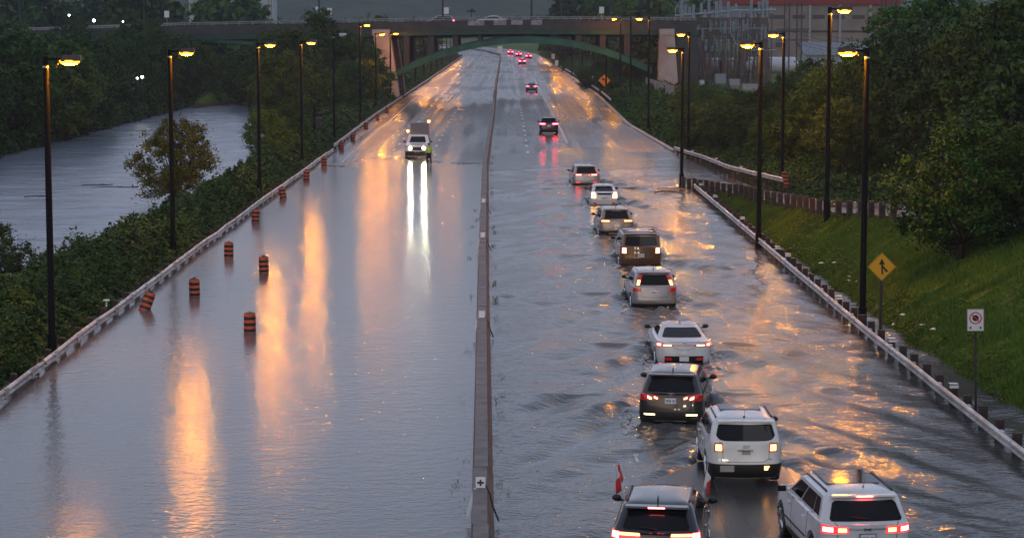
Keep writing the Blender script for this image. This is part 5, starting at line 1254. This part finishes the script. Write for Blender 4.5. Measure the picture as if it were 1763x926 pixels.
# 6 white sedan
x, D = rearx(1181, 630)
c = Car('passenger_car', 'white sedan with black rear diffuser and thin light bar across its boot', x, D, R(.5), 4.68, 1.83, 1.39, .99, col=white, tail=.05, g0=.75, g1=1.55, roofw=.70, ws0=3.55, ws1=2.65, hoodz=.80, wr=.33, crown=.06, hw5=.88)
c.glass(rear=(5.03, 5.97), ru=1.3, rs=.01, sp=((2.10, 2.5), (2.53, 2.97))); c.mirrors(BK); c.zpatch('light_bar', M['tail_red'], -.9, .9, .865, .885, off=.012)
c.light(.60, 1.85, (.84, .83), (.89, .97), M['tail_red'], [(.72, 1.25, .855, .895, M['bulb_warm']), (1.4, 1.8, .85, .93, M['bulb_red'])]); c.zpatch('bumper', BK, -1.15, 1.15, .26, .52, off=.012); c.light(.72, 1.1, .38, .47, M['tail_red'], name='reflector', nu=6)
c.plate(.43, text=False); c.antenna('fin', .12); c.oval(.93, .13, .06); c.seam([(-.9, 3.92), (-.3, 3.97), (.3, 3.97), (.9, 3.92)], 'boot_seam'); c.seam([(-.62, c.wz(.80)), (-.3, c.wz(.72)), (.3, c.wz(.72)), (.62, c.wz(.80))], 'crease')
for sg in (-1, 1): c.seam([(sg*1.9, 6.6), (sg*2.4, 6.6), (sg*2.95, 6.6)], 'roof_seam')
# 7 dark grey SUV, nose to the left
x, D = rearx(1158, 735)
c = Car('passenger_car', 'dark grey SUV slewed to the right with claw shaped tail lights', x, D, R(-8.5), 4.55, 1.87, 1.66, 1.06, col=dgrey, g0=.16, g1=.48, roofw=.77)
c.glass(rear=(5.08, 5.88), ru=1.15); c.mirrors(BK)
c.light(.56, 1.7, (.93, .90), (1.04, 1.10), M['tail_red'], [(.62, .78, (.95, .98), (1.0, 1.035), M['bulb_warm']), (.90, 1.12, (.93, .97), (1.0, 1.05), M['bulb_warm'])])
c.zpatch('light_bar', BK, -.56, .56, 1.01, 1.035, off=.012); c.oval(1.09, .17, .08); c.plate(.92); c.zpatch('bumper', BK, -1.9, 1.9, .24, .60, off=.012); c.zpatch('chrome_strip', M['chrome'], -.75, .75, .33, .355, off=.022); c.light(.75, 1.35, .50, .545, M['bulb_warm'], name='reflector')
c.spoiler(dgrey, .2); c.antenna(); c.gate(); c.wiper()
# 8 white boxy SUV
x, D = rearx(1291, 852)
c = Car('passenger_car', 'white boxy SUV with square tail lights and dark lower bumper', x, D, R(0), 4.24, 1.83, 1.64, 1.06, col=white, tail=.02, g0=.08, g1=.32, roofw=.84, ws0=3.25, ws1=2.55, hw5=.95)
def rlo(t): e_ = abs(2*t-1); return 5.05+.28*max(0, (e_-.55)/.45)**2
def rhi(t): e_ = abs(2*t-1); return 5.9-.05*max(0, (e_-.9)/.1)**2
c.patch('rear_window', M['glass'], -1.3, 1.3, rlo, rhi, nu=24, off=.007)
c.glass.__func__  # the side glass follows
for sg in (-1, 1):
    for (a, b) in ((2.04, 2.22), (2.25, 2.60), (2.63, 2.97)): c.patch('side_window', M['glass'], sg*a, sg*b, (5.3 if a < 2.1 else 5.12, 5.12), 5.86, off=.007)
    c.patch('windshield', M['glass'], sg*3.92, sg*5, 5.06, 5.94, off=.007); c.zpatch('headlight', M['head_far'], sg*3.6, sg*4.2, .6, .76, off=.012)
c.mirrors(BK); c.light(.96, 1.42, .86, 1.07, M['tail_red'], [(1.02, 1.34, .89, 1.04, M['bulb_amber'])]); c.zpatch('bumper', BK, -1.95, 1.95, .22, .56, off=.014)
c.light(.78, 1.0, .42, .52, M['bulb_amber'], name='reflector', nu=5); c.rails(BK); c.antenna('rod', .22); c.gate(zlo=.62); c.zpatch('plate_recess', paint('grey_trim', (.3, .3, .3)), -.18, .18, .80, .90, off=.012)
letters(c.root, 'JEEP', (0, -c.L/2-.045, .995), .10, M['rail']); letters(c.root, 'RENEGADE', (-.02, -c.L/2-.045, .90), .075, M['dark_steel']); letters(c.root, '4x4', (.58, -c.L/2-.05, .70), .06, M['dark_steel'])
p_ = MB(); p_.box((-.46, -c.L/2-.03, .46), (.34, .02, .15)); o = p_.build('licence_plate', paint('grey_trim', (.3, .3, .3)), c.root)
m = MB(); m.box((0, .82-c.L/2+.9, c.H+.004), (1.02, .5, .02)); m.box((0, .22-c.L/2+.9, c.H+.004) if False else (0, 2.15-c.L/2, c.H-.012), (1.02, .4, .02)); m.build('sunroof', M['glass'], c.root, bevel=.01)
m = MB(); m.box((.0, c.rings[6][1]-c.L/2-.05, c.H-.075), (.34, .02, .03)); m.build('brake_light', M['tail_red'], c.root)
c.spoiler(white, .15, dz=-.0); 
# 9 dark SUV with flags
D = 43.9; x = DX(1133, D)
c9 = c = Car('passenger_car', 'midnight blue SUV with a red and white flag on each side window', x, D, R(-7.5), 4.6, 1.9, 1.61, 1.04, col=blackp, g0=.16, g1=.50, roofw=.77)
c.glass(rear=(5.08, 5.88), ru=1.15); c.mirrors(BK); c.light(.50, 1.85, (.96, .93), (1.05, 1.10), M['tail_red_on'], [(.52, 1.3, 1.02, 1.05, M['bulb_amber']), (1.3, 1.75, .95, 1.06, M['bulb_red'])])
c.spoiler(blackp, .26, brake=M['bulb_red']); c.antenna('fin', .22); c.rails(BK); c.wiper(); c.oval(.95, .17, .08); c.plate(.80); c.cladding(.24, .5, BK); c.gate()
for sg in (-1, 1): c.light(1.9, 2.0, .2, .21)if False else None
Rz = Matrix.Rotation(c.root.rotation_euler.z, 3, 'Z')
def flag(side, lb):
    b = c9.root.location+Rz @ Vector((side*(c9.W/2-.10), .35, 1.42)); r = empty('car_flag', b, c9.root.rotation_euler.z, lb, 'flag', 'flags on the dark SUV')
    m = MB(); m.tube((0, 0, -.1), (side*.10, -.06, .62), .008, .006, 6); m.box((0, 0, -.08), (.04, .06, .08)); m.build('pole', M['white'], r)
    nu, nv = 10, 9
    for nm, a0, a1, mt in (('red_band', 0, .27, 'red'), ('white_band', .27, .73, 'white'), ('red_band', .73, 1, 'red')):
        V = []; F = []
        for i in range(nu+1):
            t = a0+(a1-a0)*i/nu
            for j in range(nv+1):
                q = j/nv; V.append((side*(.10-.10*q*.9)+.05*math.sin(3+7*t)*(.3+t)+side*.13*t*(q*.6+.2), -.06-.22*t+.03*math.sin(9*t+2*q), .60-.40*q-.36*t*(1-.3*q)))
        for i in range(nu):
            for j in range(nv): F.append((i*(nv+1)+j, (i+1)*(nv+1)+j, (i+1)*(nv+1)+j+1, i*(nv+1)+j+1))
        o = mesh_obj(nm, V, F, M[mt], r, True); sd = o.modifiers.new('t', 'SOLIDIFY'); sd.thickness = .004
flag(-1, 'red and white car flag fluttering on the left window of the dark SUV'); flag(1, 'red and white car flag fluttering on the right window of the dark SUV')
# 10 big white SUV at the corner
D = 44.0; x = DX(1506, D)
c = Car('passenger_car', 'large white SUV in the bottom right corner with glass sunroof and red brake lights', x, D, R(5), 4.82, 1.94, 1.72, 1.13, col=white, tail=.02, g0=.10, g1=.40, roofw=.80, ws0=3.65, ws1=2.85, wr=.38, hoodz=.98)
c.glass(rear=(5.02, 5.88), ru=1.25, rs=.0, sp=((2.06, 2.22), (2.24, 2.60), (2.63, 2.97))); c.mirrors(white)
for sg in (-1, 1):
    m = MB(); m.box((sg*(c.W/2+.13), c.ws0-.38-c.L/2-.085, c.zb+.10), (.19, .02, .13)); m.build('mirror_glass', M['glass'], c.root, bevel=.01)
c.light(.62, 1.75, (.96, .94), (1.08, 1.12), M['tail_red_on'], [(.68, .95, .98, 1.06, M['bulb_amber']), (1.15, 1.65, .98, 1.08, M['bulb_red'])]); c.light(.70, 1.6, .925, .945, M['plate'], name='reverse_lamp')
c.zpatch('chrome_strip', M['chrome'], -.62, .62, 1.03, 1.06, off=.016); c.plate(.86, .31, .16, frame=True); c.rails(BK); c.antenna('rod', .5, .12); c.spoiler(white, .16, brake=M['bulb_red']); c.gate(); c.wiper()
letters(c.root, 'Jeep', (0, -c.L/2-.045, 1.05), .09, M['dark_steel'])
for sg in (-1, 1): c.zpatch('door_moulding', BK, sg*2.28, sg*2.98, .56, .60, off=.012)
m = MB(); m.box((0, 1.75-c.L/2, c.H+.0), (1.12, .95, .022)); m.box((0, 2.48-c.L/2, c.H-.008), (1.1, .4, .022)); m.build('sunroof', M['glass'], c.root, bevel=.01); c.cladding(.22, .4, BK)
# cars already out of the flood
FAR = 'cars farther up the highway'
x, D = rearx(945, 232)
c = Car('passenger_car', 'dark red SUV just clear of the flood, its red lights mirrored below', x, D, 0, 4.6, 1.9, 1.66, 1.06, col=redp, group=FAR)
c.glass(); c.mirrors(BK); c.light(.5, 1.8, .95, 1.10, M['tail_red_on'], [(.6, 1.7, .98, 1.08, M['bulb_far'])]); c.plate(.85, text=False); c.spoiler(redp); c.cladding(.24, .42, BK)
x, D = rearx(915, 159)
c = Car('passenger_car', 'slate sedan alone on the wet road beyond the dark red SUV', x, D, R(-1), 4.6, 1.82, 1.42, .98, col=bluep, g0=.7, g1=1.45, ws0=3.5, ws1=2.6, roofw=.7, hoodz=.8, group=FAR)
c.glass(ru=1); c.mirrors(BK); c.light(.6, 1.8, .82, .95, M['tail_red_on'], [(.7, 1.6, .85, .93, M['bulb_far'])])
for (u, v, lb) in ((899, 112, 'SUV with glowing red lights at the far end of the highway under the arch'), (893, 98.5, 'tiny car with red lights farthest away at the left on the distant curve'), (910, 102, 'tiny car with red lights on the right lane of the distant curve'), (879, 94.5, 'tiny car with a red light farthest up the highway beside the median sign')):
    x, D = rearx(u, v); c = Car('passenger_car', lb, x, D, R(2), 4.6, 1.86, 1.62, 1.04, col=redp, group=FAR)
    c.glass(); c.light(.4, 1.9, .85, 1.12, M['tail_red_on'], [(.5, 1.8, .88, 1.1, M['bulb_far'])]); c.spoiler(redp, brake=M['bulb_far'])
# on the bridge
c = Car('passenger_car', 'dark SUV with a red tail light crossing the bridge toward the left', DX(784, 331), 331, R(90), 4.7, 1.9, 1.75, 1.05, col=dgrey, z=deckz(-8)-.85, group='cars on the bridge')
c.glass(); c.light(.7, 1.9, .9, 1.15, M['tail_red_on'], [(.9, 1.8, .95, 1.1, M['bulb_far'])]); c.mirrors(BK)
c = Car('passenger_car', 'silver sedan crossing the bridge behind a pale panel', DX(874, 329.5), 329.5, R(90), 4.7, 1.84, 1.52, 1.0, col=silver, g0=.7, g1=1.4, ws0=3.6, ws1=2.7, roofw=.72, z=deckz(-1)-.7, group='cars on the bridge')
c.glass(); c.light(.7, 1.9, .8, .95); c.mirrors(BK)
# pickup facing the camera
Dp = 181.5; xp = DX(718, Dp)
c = Car('pickup_truck', 'white pickup with blazing headlights and raised grey board stopped at the edge of the flood', xp, Dp+5.6, R(180), 5.6, 2.05, 1.92, 1.24, col=white, tail=.02, g0=1.75, g1=1.95, ws0=4.25, ws1=3.45, roofw=.80, hoodz=1.16, wr=.40, z=.03, cat='pickup truck', group=None)
for sg in (-1, 1):
    c.patch('windshield', M['glass'], sg*3.95, sg*5, 5.08, 5.90, off=.008)
    for (a, b) in ((2.05, 2.48), (2.52, 2.97)): c.patch('side_window', M['glass'], sg*a, sg*b, 5.1, 5.86, off=.008)
    hd = c.zpatch('headlight', M['tank'], sg*3.75, sg*4.35, .84, 1.04, off=.02); c.zpatch('bulb', M['headlight'], sg*3.95, sg*4.22, .88, 1.00, off=.03, parent=hd)
    c.zpatch('grille', BK, sg*4.36, sg*5, .74, 1.05, off=.02); c.zpatch('front_bumper', BK, sg*3.3, sg*5, .32, .66, off=.05); c.zpatch('grille_bar', M['chrome'], sg*3.7, sg*5, .69, .72, off=.04)
c.mirrors(BK)
m = MB(); m.box((0, c.L/2+.11, .55), (.32, .02, .16)); m.build('licence_plate', M['plate'], c.root)
m = MB(); m.box((-.1, -.55, 2.35), (1.55, .14, .95)); m.box((-.1, -.55, 1.95-.2), (1.3, .1, .3)); m.build('message_board', paint('board', (.13, .13, .15), 0, .6), c.root, bevel=.02)
for sx in (-.85, .85):
    m = MB(); m.tube((sx, -.5, 1.1), (sx, -.5, 2.3 if sx > 0 else 2.9), .04); m.build('board_post', M['orange'], c.root)
for sx, zz in ((.90, 2.15), (-.86, 2.95)):
    m = MB(); m.sphere((sx, -.45, zz), (.12, .12, .12)); m.build('beacon', M['beacon'], c.root, True)
m = MB(); m.box((0, -1.6, 1.35), (1.8, 2.0, .3)); m.build('bed_cover', BK, c.root, bevel=.03)

# ------------------------------------------------------------------ person in hi-vis
def skinned(name, verts, edges, rad, mt, parent=None, root=0, sub=2, label=None):
    m = bpy.data.meshes.new(name); m.from_pydata(verts, edges, []); o = bpy.data.objects.new(name, m); COL.objects.link(o); m.materials.append(mt)
    s = o.modifiers.new('skin', 'SKIN'); s.use_smooth_shade = True
    for i, r_ in enumerate(rad): m.skin_vertices[0].data[i].radius = r_ if isinstance(r_, tuple) else (r_, r_); m.skin_vertices[0].data[i].use_root = (i == root)
    d = o.modifiers.new('sub', 'SUBSURF'); d.levels = d.render_levels = sub
    if parent: o.parent = parent
    return o
Dq = 174.0
pr = empty('person', (DX(738.5, Dq), Dq, .0), R(200), 'person in a yellow green high visibility jacket and dark trousers wading beside the pickup', 'person')
V = [(0, 0, .95), (0, 0, 1.12), (0, -.01, 1.32), (0, 0, 1.46), (0, -.02, 1.54), (0, -.03, 1.62), (0, -.02, 1.74),
     (.17, 0, 1.42), (.24, .02, 1.16), (.22, -.14, .94), (.21, -.18, .88), (-.17, 0, 1.42), (-.25, .0, 1.16), (-.22, -.12, .93), (-.21, -.16, .87),
     (.10, 0, .90), (.11, -.12, .52), (.11, .02, .12), (.11, -.12, .05), (-.10, 0, .90), (-.11, .05, .52), (-.12, .22, .14), (-.12, .10, .06)]
E = [(0, 1), (1, 2), (2, 3), (3, 4), (4, 5), (5, 6), (3, 7), (7, 8), (8, 9), (9, 10), (3, 11), (11, 12), (12, 13), (13, 14), (0, 15), (15, 16), (16, 17), (17, 18), (0, 19), (19, 20), (20, 21), (21, 22)]
Rd = [(.15, .11), (.14, .10), (.17, .11), (.11, .09), .055, .085, .075, .07, .05, .036, .03, .07, .05, .036, .03, .095, .065, .045, .045, .095, .065, .045, .045]
skinned('body', V, E, Rd, M['skin'], pr)
VJ = [V[0], V[1], V[2], V[3], V[7], V[8], V[9], V[11], V[12], V[13]]
j_ = skinned('jacket', VJ, [(0, 1), (1, 2), (2, 3), (3, 4), (4, 5), (5, 6), (3, 7), (7, 8), (8, 9)], [(.19, .14), (.18, .13), (.20, .135), (.115, .10), .09, .068, .055, .09, .068, .055], M['vest'], pr)
VT = [V[0], V[15], V[16], V[17], V[19], V[20], V[21]]
skinned('trousers', VT, [(0, 1), (1, 2), (2, 3), (0, 4), (4, 5), (5, 6)], [(.17, .125), .11, .082, .068, .11, .082, .068], M['cloth'], pr)
for sg, k, k2 in ((1, 17, 18), (-1, 21, 22)):
    m = MB(); a = Vector(V[k]); m.sphere((a.x, a.y-.08, a.z-.04), (.06, .14, .055), 10, 6); m.build('boot', BK, pr, True)
m = MB(); m.sphere((0, -.025, 1.70), (.105, .125, .085), 12, 8); m.build('cap', M['cloth'], pr, True)
for zz, rx_2 in ((1.08, .150), (1.25, .168)):
    m = MB(); m.lathe([(1, -.025), (1.0, .025)], (0, -.005, zz), 18, Matrix.Diagonal((rx_2*1.22, .145, 1))); m.build('reflective_band', M['tape'], pr, True)
for sg, k in ((1, 10), (-1, 14)):
    P = Vector(V[k]); b = [tuple(P), tuple(P+Vector((0, -.02, -.05)))]; vv = [P, P+Vector((0, -.02, -.05))]; ee = [(0, 1)]; rr2 = [.028, .03]
    for f in range(4):
        q = P+Vector((sg*(-.024+.016*f)*.8, -.035, -.085)); q2 = q+Vector((0, -.01-.004*f, -.035-.01*(f in (1, 2)))); q3 = q2+Vector((0, .012, -.022)); i0 = len(vv); vv += [q, q2, q3]; ee += [(1, i0), (i0, i0+1), (i0+1, i0+2)]; rr2 += [.010, .009, .008]
    q = P+Vector((-sg*.035, -.04, -.03)); i0 = len(vv); vv += [q, q+Vector((-sg*.01, -.02, -.03))]; ee += [(0, i0), (i0, i0+1)]; rr2 += [.012, .010]
    skinned('hand', [tuple(v) for v in vv], ee, rr2, M['skin'], pr, sub=1)
for sx in (-.032, .032):
    m = MB(); m.sphere((sx, -.108, 1.645), .011); m.build('eye', BK, pr)

# scum line of twigs and leaves where the water ends on the left carriageway
rs = np.random.RandomState(44); n = 1100; x = -15+12.6*rs.rand(n); yg = np.linspace(160, 200, 400)
zz = np.array([zroad(np.full(400, q), yg) for q in x[:n]]); yc = np.array([yg[np.argmax(z_ > .004)] for z_ in zz])+rs.normal(size=n)*.25+.8*snoise(x, x*0, 46, 2, 9, 8)
P = np.stack([x, yc, np.full(n, .03)], -1); keep = (snoise(x, x*0, 45, .6, 4, 8) > -.5); P = P[keep]
V_ = leaf_quads(P, np.zeros_like(P)+np.array([0, -.2, 1.]), .04, rs)
tag(quads_obj('flood_debris', V_, M['bark']), kind='stuff')
# splashing foam beside the wheels
rs = np.random.RandomState(5); mf = MB()
for (cx, cyy) in [(DX(u, DG(v)), DG(v)) for u, v in ((1010, 318), (1041, 353), (1063, 405), (1105, 457), (1130, 530), (1181, 630), (1158, 735))]:
    for sx in (-1, 1):
        for k in range(60):
            a = rs.rand(); px = cx+sx*(.95+.35*a+.15*rs.rand()); py = cyy-.2-1.4*a+rs.rand()*3.2*(rs.rand() < .5)
            mf.sphere((px, py, .005+.02*rs.rand()), (.02+.05*rs.rand(), .03+.07*rs.rand(), .010+.02*rs.rand()), 6, 4)
tag(mf.build('splash_foam', M['foam'], None, True), kind='stuff')

# ------------------------------------------------------------------ rain haze
hz = MB(); hz.box((0, 900, 48), (2600, 2100, 106)); h = tag(hz.build('haze', None or M['glass']), kind='stuff')
hm = bpy.data.materials.new('haze'); hm.use_nodes = True; nt = hm.node_tree; nt.nodes.clear(); o = nt.nodes.new('ShaderNodeOutputMaterial'); v = nt.nodes.new('ShaderNodeVolumePrincipled')
v.inputs['Color'].default_value = (.86, .90, 1, 1); v.inputs['Density'].default_value = HAZE; v.inputs['Anisotropy'].default_value = 0.1; nt.links.new(v.outputs[0], o.inputs['Volume'])
h.data.materials.clear(); h.data.materials.append(hm)
# drop prototypes that were never used
for k, (o, used) in PROTO.items():
    if not used:
        for ch in list(o.children): bpy.data.objects.remove(ch)
        bpy.data.objects.remove(o)
